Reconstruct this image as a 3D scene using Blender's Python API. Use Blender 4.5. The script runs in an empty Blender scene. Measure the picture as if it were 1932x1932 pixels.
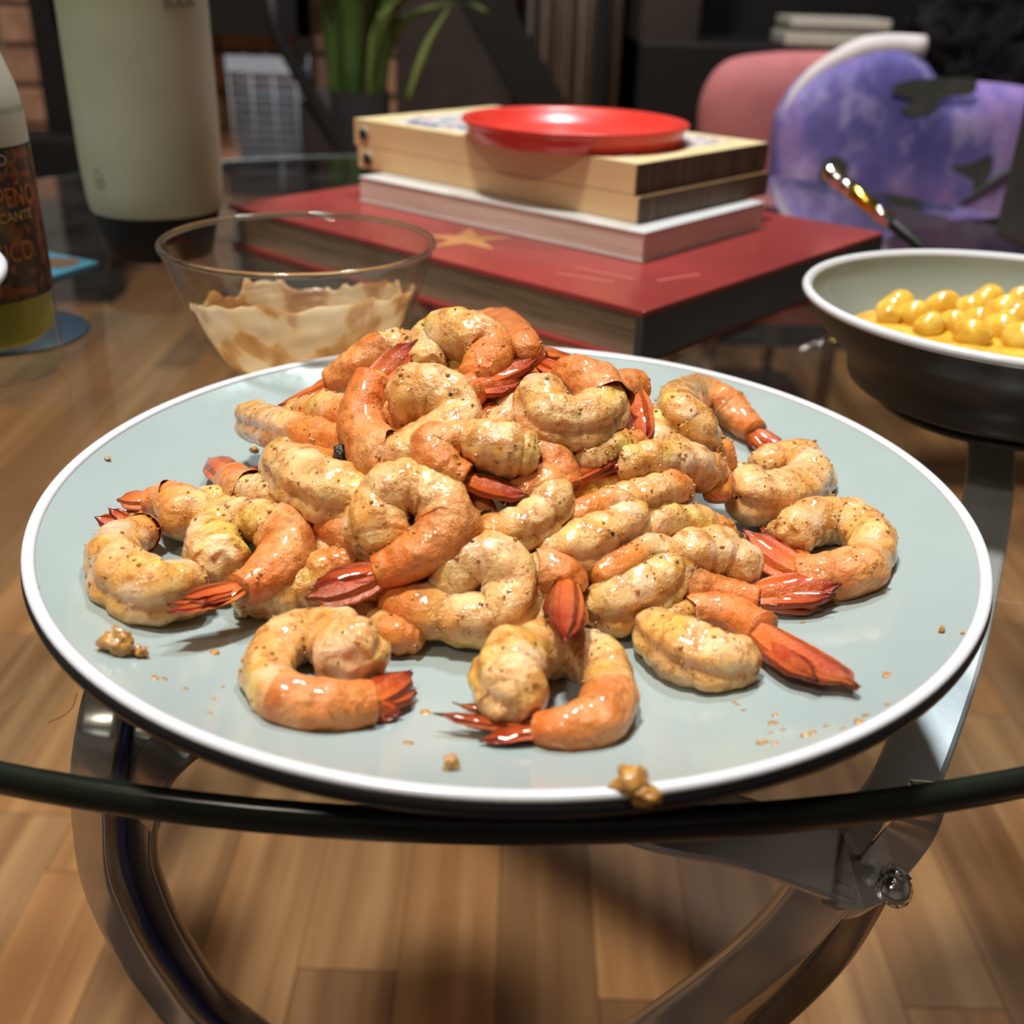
import bpy, bmesh, math, random
from mathutils import Vector, Matrix, noise
random.seed(7)
PI = math.pi
SC = bpy.context.scene
COL = SC.collection
T = 0.45                       # table top height (m)
# ------------------------------------------------------------------ camera
FPX, TH, RO = 2005.2, 0.4694, 0.0322
CAM = Vector((0, 0, T + 0.1586))
Fv = Vector((0, math.cos(TH), -math.sin(TH)))
R0 = Vector((1, 0, 0)); U0 = R0.cross(Fv)
Rv = R0 * math.cos(RO) + U0 * math.sin(RO)
Uv = -R0 * math.sin(RO) + U0 * math.cos(RO)
cd = bpy.data.cameras.new('camera'); cam = bpy.data.objects.new('camera', cd); COL.objects.link(cam)
cd.sensor_width = 36; cd.lens = 36 * FPX / 1932; cd.clip_start = 0.01; cd.clip_end = 50
M = Matrix((Rv, Uv, -Fv)).transposed().to_4x4(); M.translation = CAM
cam.matrix_world = M
cd.dof.use_dof = True; cd.dof.focus_distance = 0.30; cd.dof.aperture_fstop = 11.5
SC.camera = cam
SC.view_settings.view_transform = 'Standard'; SC.view_settings.look = 'None'
SC.view_settings.gamma = 1; SC.view_settings.use_curve_mapping = False
SC.view_settings.exposure = 0.0
# ------------------------------------------------------------------ world + lights
w = bpy.data.worlds.new('world'); SC.world = w; w.use_nodes = True
w.node_tree.nodes['Background'].inputs[0].default_value = (0.9, 0.85, 0.8, 1)
w.node_tree.nodes['Background'].inputs[1].default_value = 0.05

def area(name, loc, target, size, power, color, sy=None):
    l = bpy.data.lights.new(name, 'AREA'); l.energy = power; l.color = color; l.size = size
    if sy: l.shape = 'RECTANGLE'; l.size_y = sy
    o = bpy.data.objects.new(name, l); COL.objects.link(o); o.location = loc
    o.rotation_euler = (Vector(target) - Vector(loc)).to_track_quat('-Z', 'Y').to_euler()
    return o
area('ceiling_lamp_light', (-0.35, 0.35, 2.38), (-0.1, 0.4, 0.4), 0.20, 47, (1.0, 0.93, 0.83))
area('back_ceiling_light', (0.25, 1.3, 2.38), (0.1, 0.4, 0.4), 0.20, 26, (0.90, 0.96, 1.0))
area('side_ceiling_light', (-0.8, -1.0, 2.40), (0, 0.4, 0.4), 0.26, 17, (1.0, 0.87, 0.70))

# ------------------------------------------------------------------ pixel helpers (for measuring real positions off the photograph)
def ray(px, py):
    return (Fv + Rv * ((px - 966) / FPX) + Uv * ((966 - py) / FPX))
def at(px, py, z):
    d = ray(px, py); return CAM + d * ((z - CAM.z) / d.z)
def atd(px, py, y):
    d = ray(px, py); return CAM + d * (y / d.y)

# ------------------------------------------------------------------ object helpers
def tag(o, label=None, cat=None, group=None, kind=None):
    if label: o['label'] = label
    if cat: o['category'] = cat
    if group: o['group'] = group
    if kind: o['kind'] = kind
    return o
def link(name, me, mat, parent=None, smooth=True):
    o = bpy.data.objects.new(name, me); COL.objects.link(o)
    if mat: me.materials.append(mat)
    if smooth:
        for p in me.polygons: p.use_smooth = True
    if parent:
        o.parent = parent; o.matrix_parent_inverse = Matrix.Translation(-parent.location) if parent.type == 'EMPTY' else Matrix()
    return o
def mobj(name, V, F, mat, parent=None, smooth=True):
    me = bpy.data.meshes.new(name); me.from_pydata([tuple(v) for v in V], [], F); me.update()
    bm = bmesh.new(); bm.from_mesh(me); bmesh.ops.recalc_face_normals(bm, faces=bm.faces); bm.to_mesh(me); bm.free()
    return link(name, me, mat, parent, smooth)
def thing(name, loc, label, cat, group=None):
    o = bpy.data.objects.new(name, None); COL.objects.link(o); o.location = loc; o.empty_display_size = 0.02
    return tag(o, label, cat, group)
def bevel(o, wd, seg=2):
    m = o.modifiers.new('bevel', 'BEVEL'); m.width = wd; m.segments = seg; m.limit_method = 'ANGLE'; return o
def subsurf(o, n=1):
    m = o.modifiers.new('sub', 'SUBSURF'); m.levels = n; m.render_levels = n; return o
def revolve(prof, c, seg=96, closed=False):
    V = []; F = []; n = len(prof)
    for i in range(seg):
        a = 2 * PI * i / seg
        for r, z in prof: V.append((c[0] + r * math.cos(a), c[1] + r * math.sin(a), c[2] + z))
    m = n if closed else n - 1
    for i in range(seg):
        for j in range(m):
            j2 = (j + 1) % n; i2 = (i + 1) % seg
            F.append((i * n + j, i2 * n + j, i2 * n + j2, i * n + j2))
    return V, F
def boxm(cx, cy, cz, sx, sy, sz, rz=0):
    V = []
    for x in (-1, 1):
        for y in (-1, 1):
            for z in (-1, 1):
                X = x * sx / 2; Y = y * sy / 2
                V.append((cx + X * math.cos(rz) - Y * math.sin(rz), cy + X * math.sin(rz) + Y * math.cos(rz), cz + z * sz / 2))
    return V, [(0, 1, 3, 2), (4, 6, 7, 5), (0, 4, 5, 1), (2, 3, 7, 6), (0, 2, 6, 4), (1, 5, 7, 3)]
def prism(pts, z0, z1):
    n = len(pts); V = [(p[0], p[1], z0) for p in pts] + [(p[0], p[1], z1) for p in pts]
    F = [tuple(range(n))[::-1], tuple(range(n, 2 * n))] + [(i, (i + 1) % n, n + (i + 1) % n, n + i) for i in range(n)]
    a = sum(pts[i][0] * pts[(i + 1) % n][1] - pts[(i + 1) % n][0] * pts[i][1] for i in range(n))
    if a < 0: F = [f[::-1] for f in F]
    return V, F
def join(parts):
    V = []; F = []
    for v, f in parts:
        k = len(V); V += list(v); F += [tuple(i + k for i in g) for g in f]
    return V, F
def cr(P, n):
    """Catmull-Rom resample of tuples/vectors"""
    out = []; m = len(P) - 1
    for k in range(n):
        u = k / (n - 1) * m; i = min(int(u), m - 1); f = u - i
        p0 = P[i - 1] if i > 0 else [2 * a - b for a, b in zip(P[0], P[1])]
        p1 = P[i]; p2 = P[i + 1]
        p3 = P[i + 2] if i + 2 <= m else [2 * a - b for a, b in zip(P[m], P[m - 1])]
        out.append([0.5 * (2 * b + (c - a) * f + (2 * a - 5 * b + 4 * c - d) * f * f + (3 * b - a - 3 * c + d) * f ** 3)
                    for a, b, c, d in zip(p0, p1, p2, p3)])
    return out
def tube(pts, r, seg=10, caps=True, up=None, flat=None, n=None):
    """swept tube; r number or list; flat=(w,h) gives a rectangular bar"""
    P = [Vector(p[:3]) for p in (cr([tuple(q) for q in pts], n) if n else pts)]
    m = len(P); V = []; F = []
    U = Vector(up) if up else Vector((0.13, 0.2, 1)).normalized()
    if flat:
        wd, hh = flat; ring = [(-wd / 2, -hh / 2), (wd / 2, -hh / 2), (wd / 2, hh / 2), (-wd / 2, hh / 2)]; seg = 4
    for i in range(m):
        t = (P[min(i + 1, m - 1)] - P[max(i - 1, 0)]).normalized()
        s = t.cross(U).normalized(); u = s.cross(t)
        ri = r[i] if isinstance(r, (list, tuple)) else r
        for k in range(seg):
            if flat: a, b = ring[k]
            else: a = math.cos(2 * PI * k / seg) * ri; b = math.sin(2 * PI * k / seg) * ri
            V.append(P[i] + s * a + u * b)
    for i in range(m - 1):
        for k in range(seg):
            k2 = (k + 1) % seg
            F.append((i * seg + k, i * seg + k2, (i + 1) * seg + k2, (i + 1) * seg + k))
    if caps: F.append(tuple(range(seg))[::-1]); F.append(tuple(range((m - 1) * seg, m * seg)))
    return V, F
def text_mesh(name, s, size, mat, parent, M4, extrude=0.0001, bend=None, wx=1.0):
    cu = bpy.data.curves.new(name, 'FONT'); cu.body = s; cu.size = size; cu.extrude = extrude
    cu.align_x = 'CENTER'; cu.align_y = 'CENTER'
    tmp = bpy.data.objects.new('tmp', cu); COL.objects.link(tmp)
    me = bpy.data.meshes.new_from_object(tmp.evaluated_get(bpy.context.evaluated_depsgraph_get()))
    bpy.data.objects.remove(tmp)
    for v in me.vertices:
        co = v.co.copy()
        if bend:                       # bend = (cx, cy, R, angle0): wrap round a vertical cylinder
            cx, cy, R, a0, z0 = bend; rr = R(z0 + co.y) if callable(R) else R
            a = a0 + co.x * wx / rr
            v.co = Vector((cx + (rr + co.z) * math.cos(a), cy + (rr + co.z) * math.sin(a), z0 + co.y))
        else: v.co = M4 @ co
    me.materials.clear()
    return link(name, me, mat, parent, False)

# ------------------------------------------------------------------ materials
class NT:
    def __init__(s, name):
        s.m = bpy.data.materials.new(name); s.m.use_nodes = True; s.t = s.m.node_tree; s.n = s.t.nodes
        s.b = s.n['Principled BSDF']; s.out = s.n['Material Output']
    def add(s, typ, **kw):
        x = s.n.new(typ)
        for k, v in kw.items(): setattr(x, k, v)
        return x
    def li(s, a, b): s.t.links.new(a, b)
    def coord(s, kind='Object', scale=(1, 1, 1), rand=False):
        tc = s.add('ShaderNodeTexCoord'); mp = s.add('ShaderNodeMapping'); mp.inputs['Scale'].default_value = scale
        s.li(tc.outputs[kind], mp.inputs[0])
        if rand:
            oi = s.add('ShaderNodeObjectInfo'); v = s.add('ShaderNodeVectorMath', operation='SCALE'); v.inputs[0].default_value = (17, 9, 23)
            s.li(oi.outputs['Random'], v.inputs['Scale']); s.li(v.outputs[0], mp.inputs['Location'])
        return mp.outputs[0]
    def noise(s, co, scale, detail=3, rough=.55):
        x = s.add('ShaderNodeTexNoise'); x.inputs['Scale'].default_value = scale; x.inputs['Detail'].default_value = detail
        x.inputs['Roughness'].default_value = rough; s.li(co, x.inputs['Vector']); return x.outputs['Fac']
    def ramp(s, fac, stops, interp='LINEAR'):
        x = s.add('ShaderNodeValToRGB'); x.color_ramp.interpolation = interp; e = x.color_ramp.elements
        while len(e) < len(stops): e.new(0.5)
        for i, (p, c) in enumerate(stops):
            e[i].position = p; e[i].color = (*c, 1) if len(c) == 3 else c
        s.li(fac, x.inputs[0]); return x.outputs[0]
    def mix(s, fac, a, b, blend='MIX'):
        x = s.add('ShaderNodeMix', data_type='RGBA', blend_type=blend)
        for i, v in ((0, fac), (6, a), (7, b)):
            if hasattr(v, 'is_output'): s.li(v, x.inputs[i])
            elif i == 0: x.inputs[0].default_value = v
            else: x.inputs[i].default_value = (*v, 1)
        return x.outputs[2]
    def math(s, op, a, b=0.0):
        x = s.add('ShaderNodeMath', operation=op)
        for i, v in ((0, a), (1, b)):
            if hasattr(v, 'is_output'): s.li(v, x.inputs[i])
            else: x.inputs[i].default_value = v
        return x.outputs[0]
    def bump(s, h, strength=.3, dist=.001):
        x = s.add('ShaderNodeBump'); x.inputs['Strength'].default_value = strength; x.inputs['Distance'].default_value = dist
        s.li(h, x.inputs['Height']); s.li(x.outputs[0], s.b.inputs['Normal']); return x
    def set(s, **kw):
        for k, v in kw.items():
            i = s.b.inputs[k.replace('_', ' ')]
            if hasattr(v, 'is_output'): s.li(v, i)
            elif isinstance(v, tuple) and len(v) == 3 and i.type == 'RGBA': i.default_value = (*v, 1)
            else: i.default_value = v
        return s
def plain(name, col, rough=.5, metal=0, var=.08, scale=40, bump=.0, spec=.5, **kw):
    m = NT(name); co = m.coord()
    f = m.noise(co, scale, 4)
    c = m.ramp(f, [(.3, tuple(x * (1 - var) for x in col)), (.7, tuple(min(1, x * (1 + var)) for x in col))])
    m.set(Base_Color=c, Roughness=rough, Metallic=metal, Specular_IOR_Level=spec)
    if bump: m.bump(f, bump)
    if kw: m.set(**kw)
    return m.m
def thin_glass(name, tint, ior=1.5, rough=0.0, haze=0.0, hazecol=(.5, .5, .5), boost=1.0):
    m = NT(name); m.n.remove(m.b)
    tr = m.add('ShaderNodeBsdfTransparent'); tr.inputs[0].default_value = (*tint, 1)
    gl = m.add('ShaderNodeBsdfGlossy'); gl.inputs['Roughness'].default_value = rough
    ge = m.add('ShaderNodeNewGeometry'); dt = m.add('ShaderNodeVectorMath', operation='DOT_PRODUCT')
    m.li(ge.outputs['Normal'], dt.inputs[0]); m.li(ge.outputs['Incoming'], dt.inputs[1])
    cosn = m.math('ABSOLUTE', dt.outputs['Value']); f0 = ((ior - 1) / (ior + 1)) ** 2      # Schlick, the same on both faces
    fac = m.math('MULTIPLY', m.math('ADD', m.math('MULTIPLY', m.math('POWER', m.math('SUBTRACT', 1.0, cosn), 5.0), 1 - f0), f0), boost)
    mx = m.add('ShaderNodeMixShader'); m.li(fac, mx.inputs[0]); m.li(tr.outputs[0], mx.inputs[1]); m.li(gl.outputs[0], mx.inputs[2])
    last = mx.outputs[0]
    if haze:
        df = m.add('ShaderNodeBsdfDiffuse'); df.inputs[0].default_value = (*hazecol, 1)
        co = m.coord(scale=(1, 1, 1)); n1 = m.noise(co, 14, 5, .7); n2 = m.noise(co, 900, 2)
        h = m.math('MULTIPLY', m.math('SUBTRACT', n1, .35), m.math('MULTIPLY', n2, haze * 4))
        h = m.math('MAXIMUM', h, 0.0)
        m2 = m.add('ShaderNodeMixShader'); m.li(h, m2.inputs[0]); m.li(last, m2.inputs[1]); m.li(df.outputs[0], m2.inputs[2]); last = m2.outputs[0]
    m.li(last, m.out.inputs[0]); return m.m

def make_wood():
    m = NT('floor_wood'); co = m.coord(scale=(1, .045, 1), rand=True)
    g = m.noise(co, 60, 6, .6); g2 = m.noise(co, 12, 3, .6)
    wv = m.add('ShaderNodeTexWave'); wv.inputs['Scale'].default_value = 9; wv.inputs['Distortion'].default_value = 7; wv.inputs['Detail'].default_value = 3
    m.li(co, wv.inputs['Vector'])
    c = m.ramp(g, [(.3, (.25, .12, .048)), (.55, (.44, .245, .108)), (.8, (.58, .35, .17))])
    c = m.mix(m.math('MULTIPLY', wv.outputs['Fac'], .35), c, (.25, .115, .045))
    c = m.mix(m.ramp(g2, [(.45, (0, 0, 0)), (.7, (1, 1, 1))]), c, (.33, .155, .06))
    oi = m.add('ShaderNodeObjectInfo')
    r = m.ramp(oi.outputs['Random'], [(0, (.55, .50, .47)), (.5, (1, 1, 1)), (1, (1.0, .86, .72))])
    c = m.mix(1.0, c, r, 'MULTIPLY')
    m.set(Base_Color=c, Roughness=.42); m.bump(g, .12, .0005); return m.m
M_WOOD = make_wood()
M_FLOORBASE = plain('floor_base', (.05, .03, .02), .8)

def make_brick():
    m = NT('brick_clay'); co = m.coord(rand=True); f = m.noise(co, 30, 6)
    c = m.ramp(f, [(.3, (.36, .20, .13)), (.7, (.60, .37, .25))])
    oi = m.add('ShaderNodeObjectInfo')
    c = m.mix(1.0, c, m.ramp(oi.outputs['Random'], [(0, (.7, .62, .6)), (1, (1.1, 1, .95))]), 'MULTIPLY')
    m.set(Base_Color=c, Roughness=.9); m.bump(f, .6, .003); return m.m
M_BRICK = make_brick()
M_MORTAR = plain('mortar', (.22, .20, .18), .95, bump=.4)
M_WALL = plain('plaster', (.30, .27, .24), .9)
M_CEIL = plain('ceiling_paint', (.65, .62, .58), .9)
M_BLACK = plain('black_paint', (.009, .008, .008), .5, spec=.3)
M_DARKWOOD = plain('dark_wood', (.028, .018, .015), .5, scale=20, var=.3)
M_CHROME = plain('brushed_chrome', (.56, .54, .53), .24, .75, var=.12, scale=25, bump=.05)
M_CHROMED = plain('dull_chrome', (.30, .28, .27), .28, 1, var=.2, scale=25, bump=.05)
M_CHROMES = plain('satin_chrome', (.82, .85, .90), .36, .55, var=.1, scale=60, bump=.12)
M_BLUEFILM = plain('blue_film', (.03, .06, .35), .35)
M_STEEL = plain('polished_steel', (.75, .74, .72), .12, 1, var=.05)
M_TABLEGLASS = thin_glass('table_glass', (.90, .93, .91), 1.45, .035, .045, (.42, .40, .38), 1.6)
M_EDGE = NT('glass_edge').set(Base_Color=(.012, .016, .011), Roughness=.22, Specular_IOR_Level=.4).m
M_CLEAR = thin_glass('clear_glass', (.975, .975, .955), 1.5, 0.0)

def make_plate(name, col):
    m = NT(name); co = m.coord(); f = m.noise(co, 25, 3)
    c = m.ramp(f, [(.3, tuple(x * .97 for x in col)), (.7, tuple(x * 1.02 for x in col))])
    g = m.noise(co, 60, 4, .7)
    rg = m.ramp(g, [(.35, (.10, .10, .10)), (.7, (.26, .26, .26))])
    m.set(Base_Color=c, Roughness=rg, Specular_IOR_Level=.55, Coat_Weight=.4, Coat_Roughness=.05); m.bump(g, .03, .0003); return m.m
M_PLATE = make_plate('plate_glaze', (.345, .43, .435))
M_RIM = NT('white_glaze').set(Base_Color=(.66, .69, .75), Roughness=.18).m
M_PBLACK = NT('black_glaze').set(Base_Color=(.010, .010, .013), Roughness=.30).m
M_BOWLIN = make_plate('bowl_glaze', (.25, .28, .24))
M_BOWLOUT = plain('bowl_black_matt', (.020, .018, .016), .42, var=.15)

def make_meat():
    m = NT('cooked_prawn_meat'); co = m.coord(rand=True)
    n1 = m.noise(co, 85, 4, .6); n2 = m.noise(co, 210, 5, .65); n3 = m.noise(co, 520, 4, .7); n4 = m.noise(co, 40, 2)
    base = m.ramp(n4, [(.35, (.76, .49, .17)), (.5, (.86, .56, .28)), (.68, (.74, .54, .11))])
    c = m.mix(m.ramp(n1, [(.44, (0, 0, 0)), (.62, (.75, .75, .75))]), base, (.76, .32, .05))
    c = m.mix(m.ramp(n2, [(.50, (0, 0, 0)), (.64, (.85, .85, .85))]), c, (.50, .18, .016))
    c = m.mix(m.ramp(n3, [(.60, (0, 0, 0)), (.70, (.85, .85, .85))]), c, (.20, .07, .012))
    wh = m.noise(co, 70, 2, .5)
    c = m.mix(m.ramp(wh, [(.58, (0, 0, 0)), (.68, (.7, .7, .7))]), c, (.90, .66, .44))
    att = m.add('ShaderNodeAttribute', attribute_name='along')
    shell = m.mix(m.ramp(n2, [(.35, (0, 0, 0)), (.7, (1, 1, 1))]), (.80, .30, .065), (.66, .17, .025))
    c = m.mix(m.ramp(att.outputs['Fac'], [(0, (0, 0, 0)), (1, (1, 1, 1))]), c, shell)
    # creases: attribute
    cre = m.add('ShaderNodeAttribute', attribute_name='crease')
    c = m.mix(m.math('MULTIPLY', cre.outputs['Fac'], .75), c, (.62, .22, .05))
    v = m.add('ShaderNodeTexVoronoi'); v.inputs['Scale'].default_value = 150; m.li(co, v.inputs['Vector'])
    fl = m.ramp(v.outputs['Distance'], [(.075, (1, 1, 1)), (.11, (0, 0, 0))])
    fl2 = m.math('MULTIPLY', fl, m.ramp(n1, [(.5, (0, 0, 0)), (.56, (1, 1, 1))]))
    c = m.mix(fl2, c, (.03, .012, .006))
    paste = m.ramp(n2, [(.44, (.12, .12, .12)), (.60, (1, 1, 1))])
    h = m.math('ADD', m.math('MULTIPLY', n1, 1.0), m.math('MULTIPLY', m.math('MULTIPLY', n3, paste), .9))
    m.set(Base_Color=c, Roughness=m.ramp(n3, [(.35, (.18, .18, .18)), (.7, (.42, .42, .42))]), Subsurface_Weight=.35, Subsurface_Scale=.005,
          Subsurface_Radius=(1, .45, .18), Coat_Weight=.65, Coat_Roughness=.05, Specular_IOR_Level=.42)
    m.bump(h, .55, .0016)
    cb_ = m.add('ShaderNodeBump'); cb_.inputs['Strength'].default_value = .4; cb_.inputs['Distance'].default_value = .0008
    m.li(m.noise(co, 330, 3, .6), cb_.inputs['Height']); m.li(cb_.outputs[0], m.b.inputs['Coat Normal'])
    return m.m
M_MEAT = make_meat()
def make_shell():
    m = NT('prawn_shell'); co = m.coord(rand=True)
    n1 = m.noise(co, 120, 4); n2 = m.noise(co, 420, 4, .7)
    att = m.add('ShaderNodeAttribute', attribute_name='along')
    c = m.ramp(att.outputs['Fac'], [(0, (.78, .36, .13)), (.35, (.78, .20, .04)), (.62, (.58, .095, .018)), (.85, (.38, .035, .010)), (1, (.24, .016, .006))])
    n5 = m.noise(co, 60, 3); keep = m.ramp(att.outputs['Fac'], [(.25, (1, 1, 1)), (.62, (.25, .25, .25))])
    c = m.mix(m.math('MULTIPLY', m.ramp(n5, [(.48, (0, 0, 0)), (.66, (.6, .6, .6))]), keep), c, (.86, .42, .14))
    c = m.mix(m.math('MULTIPLY', m.ramp(n1, [(.46, (0, 0, 0)), (.62, (.8, .8, .8))]), keep), c, (.60, .14, .018))
    c = m.mix(m.math('MULTIPLY', m.ramp(n2, [(.54, (0, 0, 0)), (.64, (.85, .85, .85))]), keep), c, (.46, .17, .018))
    n6 = m.noise(co, 900, 3, .7)
    c = m.mix(m.ramp(n6, [(.66, (0, 0, 0)), (.72, (.8, .8, .8))]), c, (.10, .03, .008))
    rg = m.add('ShaderNodeAttribute', attribute_name='ridge')
    h = m.math('ADD', m.math('MULTIPLY', n2, .6), rg.outputs['Fac'])
    m.set(Base_Color=c, Roughness=.30, Specular_IOR_Level=.4, Coat_Weight=.35, Coat_Roughness=.06, Subsurface_Weight=.12, Subsurface_Scale=.002, Subsurface_Radius=(1, .4, .2))
    m.bump(h, .9, .0016); return m.m
M_SHELL = make_shell()
def make_crumb():
    m = NT('spice_crumb'); co = m.coord(rand=True); n = m.noise(co, 400, 4)
    m.set(Base_Color=m.ramp(n, [(.3, (.30, .12, .02)), (.7, (.62, .33, .08))]), Roughness=.3, Coat_Weight=.5); m.bump(n, .6, .001); return m.m
M_CRUMB = make_crumb()
M_PEPPER = plain('peppercorn', (.02, .018, .016), .35, bump=.8, scale=500)
M_HERB = plain('herb_flake', (.03, .05, .02), .4)

# ------------------------------------------------------------------ room
def struct(name, V, F, mat, smooth=False):
    return tag(mobj(name, V, F, mat, None, smooth), kind='structure')
floor = struct('floor', *boxm(0.2, 0.2, -.03, 5.2, 5.0, .05), M_FLOORBASE)
WY = 2.34
wallb = struct('wall_back', *boxm(0.2, WY + .05, 1.25, 5.2, .1, 2.6), M_MORTAR)
struct('wall_left', *boxm(-2.45, .2, 1.25, .1, 5.0, 2.6), M_WALL)
struct('wall_right', *boxm(2.85, .2, 1.25, .1, 5.0, 2.6), M_WALL)
struct('wall_front', *boxm(0.2, -2.35, 1.25, 5.2, .1, 2.6), M_WALL)
struct('ceiling', *boxm(0.2, .2, 2.52, 5.2, 5.0, .1), M_CEIL)
# floor strips
rp = random.Random(3)
PWD = .068
for i in range(-15, 18):
    y = .16 + rp.random() * .4 - .4; x = i * PWD
    while y < 2.28:
        L = .42 + rp.random() * .12; y1 = min(y + L, 2.32)
        if y1 > .36 and abs(x) < .35 + .5 * y1:
            V, F = boxm(0, 0, 0, PWD - .0006, (y1 - y) - .0008, .006)
            o = mobj('floorboard', V, F, M_WOOD, floor, False); o.location = (x + PWD / 2, (y + y1) / 2, -.002)
        y = y1
# bricks: left part of the back wall
bh, bl, mo = .065, .21, .011
bme = None
for r in range(0, 10):
    for k in range(0, 8):
        x = -1.72 + k * (bl + mo) + (.11 if r % 2 else 0); z = .0 + r * (bh + mo) + bh / 2
        if bme is None:
            V, F = boxm(0, 0, 0, bl, .02, bh); bme = bpy.data.meshes.new('brick'); bme.from_pydata(V, [], F); bme.materials.append(M_BRICK)
        o = bpy.data.objects.new('brick', bme); COL.objects.link(o); o.location = (x + bl / 2, WY - .004 + rp.uniform(-.002, .002), z); o.parent = wallb

# ------------------------------------------------------------------ ceiling lamps (the fittings)
for (x, y, s, lab) in ((-0.35, 0.35, .34, 'white square ceiling lamp above the glass table'), (.25, 1.3, .30, 'white square ceiling lamp beyond the table'),
                       (-.8, -1.0, .34, 'white square ceiling lamp behind the viewer')):
    t = thing('ceiling_lamp', (x, y, 2.47), lab, 'lamp')
    V, F = boxm(x, y, 2.445, s, s, .05); bevel(mobj('housing', V, F, M_RIM, t, False), .006)

# ------------------------------------------------------------------ glass table
TC = (-.0141, .6245); TR = .4552
tb = thing('glass_coffee_table', (TC[0], TC[1], 0), 'round clear glass coffee table with curved chrome legs', 'table')
th_ = .0088
V, F = revolve([(0.0001, 0), (TR - .003, 0)], (TC[0], TC[1], T), 160)
mobj('tabletop', V, F, M_TABLEGLASS, tb)
V, F = revolve([(TR - .0032, 0), (TR - .0012, -.0006), (TR, -.0022), (TR, -th_ + .0022), (TR - .0012, -th_ + .0006), (TR - .0032, -th_), ], (TC[0], TC[1], T), 220, True)
e = mobj('glass_edge', V, F, M_EDGE, tb); e['label'] = 'dark green polished glass edge'
def bar(name, pts, wd, hh, up, mat, n=48):
    return bevel(mobj(name, *tube(pts, 0, flat=(wd, hh), up=up, n=n), mat, tb, False), .0015)
zt = T - .012
# left curved leg: a band that comes from under the glass and curls down towards the floor
def side(pts, off):
    out = []
    for i, p in enumerate(pts):
        t = (Vector(pts[min(i + 1, len(pts) - 1)]) - Vector(pts[max(i - 1, 0)])).normalized(); v = (Vector(p) - CAM).normalized()
        out.append(tuple(Vector(p) + t.cross(v).normalized() * off))
    return out
def band(name, pts, wd, hh, mat):
    V, F = [], []
    P = [Vector(q) for q in cr(pts, 60)]
    for i, p in enumerate(P):
        t = (P[min(i + 1, 59)] - P[max(i - 1, 0)]).normalized(); v = Vector((0, -.75, .65)); s_ = t.cross(v).normalized(); u_ = s_.cross(t).normalized()
        for a_, b_ in ((-1, -1), (-.6, -1), (.6, -1), (1, -1), (1, 1), (.6, 1.12), (-.6, 1.12), (-1, 1)): V.append(p + s_ * (a_ * wd / 2) + u_ * (b_ * hh / 2))
    for i in range(59):
        for k in range(8): F.append((i * 8 + k, i * 8 + (k + 1) % 8, (i + 1) * 8 + (k + 1) % 8, (i + 1) * 8 + k))
    F.append(tuple(range(8))[::-1]); F.append(tuple(range(472, 480)))
    return bevel(mobj(name, V, F, mat, tb, True), .0008)
Lp = [tuple(at(330, 1120, zt)), tuple(at(225, 1260, zt)), tuple(at(187, 1400, zt - .01)), tuple(at(178, 1530, zt - .04)), tuple(at(200, 1680, zt - .09)),
      tuple(at(285, 1840, zt - .15)), tuple(at(410, 1975, zt - .21)), tuple(at(700, 2150, zt - .27)), tuple(at(1010, 2200, zt - .30))]
band('leg', Lp, .0115, .006, M_CHROME)
o = band('protective_film', side(Lp, .0064), .0016, .005, M_BLUEFILM); o['label'] = 'blue strip of film along the left leg'
band('leg', side(Lp, .0125), .0105, .004, M_CHROMED)
Lq = [tuple(at(640, 1250, zt)), tuple(at(420, 1350, zt)), tuple(at(300, 1440, zt - .01)), tuple(at(268, 1540, zt - .04))]
band('strap', Lq, .012, .003, M_CHROMED)
# right: flat strap under the glass, junction, curved leg sweeping down to the left
J = at(1590, 1640, zt - .04)
bar('strap', [tuple(at(1872, 800, zt)), tuple(at(1862, 950, zt - .015)), tuple(at(1808, 1200, zt - .027)), tuple(at(1722, 1440, zt - .035)), tuple(at(1665, 1540, zt - .038)), tuple(at(1582, 1640, zt - .042))], .019, .003, (-.1, -.05, 1), M_CHROMES)
bar('strap', [tuple(at(1575, 1632, zt - .03)), tuple(at(1400, 1570, zt - .018)), tuple(at(1220, 1530, zt - .01)), tuple(at(1000, 1440, zt)), tuple(at(760, 1300, zt))], .018, .003, (.25, -.6, .7), M_CHROME)
band('leg', [tuple(at(1560, 1665, zt - .04)), tuple(at(1470, 1770, zt - .07)), tuple(at(1360, 1862, zt - .11)), tuple(at(1220, 1960, zt - .16)), tuple(at(1010, 2100, zt - .22)), tuple(at(700, 2230, zt - .27))], .017, .005, M_CHROME)
band('leg', [tuple(at(1640, 1640, zt - .05)), tuple(at(1560, 1780, zt - .09)), tuple(at(1450, 1900, zt - .14)), tuple(at(1320, 2010, zt - .19)), tuple(at(1000, 2170, zt - .25))], .012, .012, M_CHROMED)
V, F = tube([tuple(at(1560, 1648, zt - .045)), tuple(at(1600, 1655, zt - .045)), tuple(at(1650, 1620, zt - .045))], 0, flat=(.019, .013), up=(0, -.5, .8), n=8)
bevel(mobj('joint_bracket', V, F, M_CHROME, tb, False), .003)
for q in ((1543, 1650), (1690, 1680)):
    p = at(q[0], q[1], zt - .042); d = Vector((.1, -.75, .6)).normalized()
    mobj('bolt', *tube([tuple(p - d * .004), tuple(p), tuple(p + d * .0008), tuple(p + d * .0026)], [.0045, .0045, .0045, .002], 14), M_STEEL, tb)
bar('strap', [tuple(at(1660, 1640, zt - .04)), tuple(at(1720, 1560, zt - .02)), tuple(at(1760, 1480, zt - .006))], .003, .012, (-.3, -.05, 1), M_STEEL)

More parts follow.
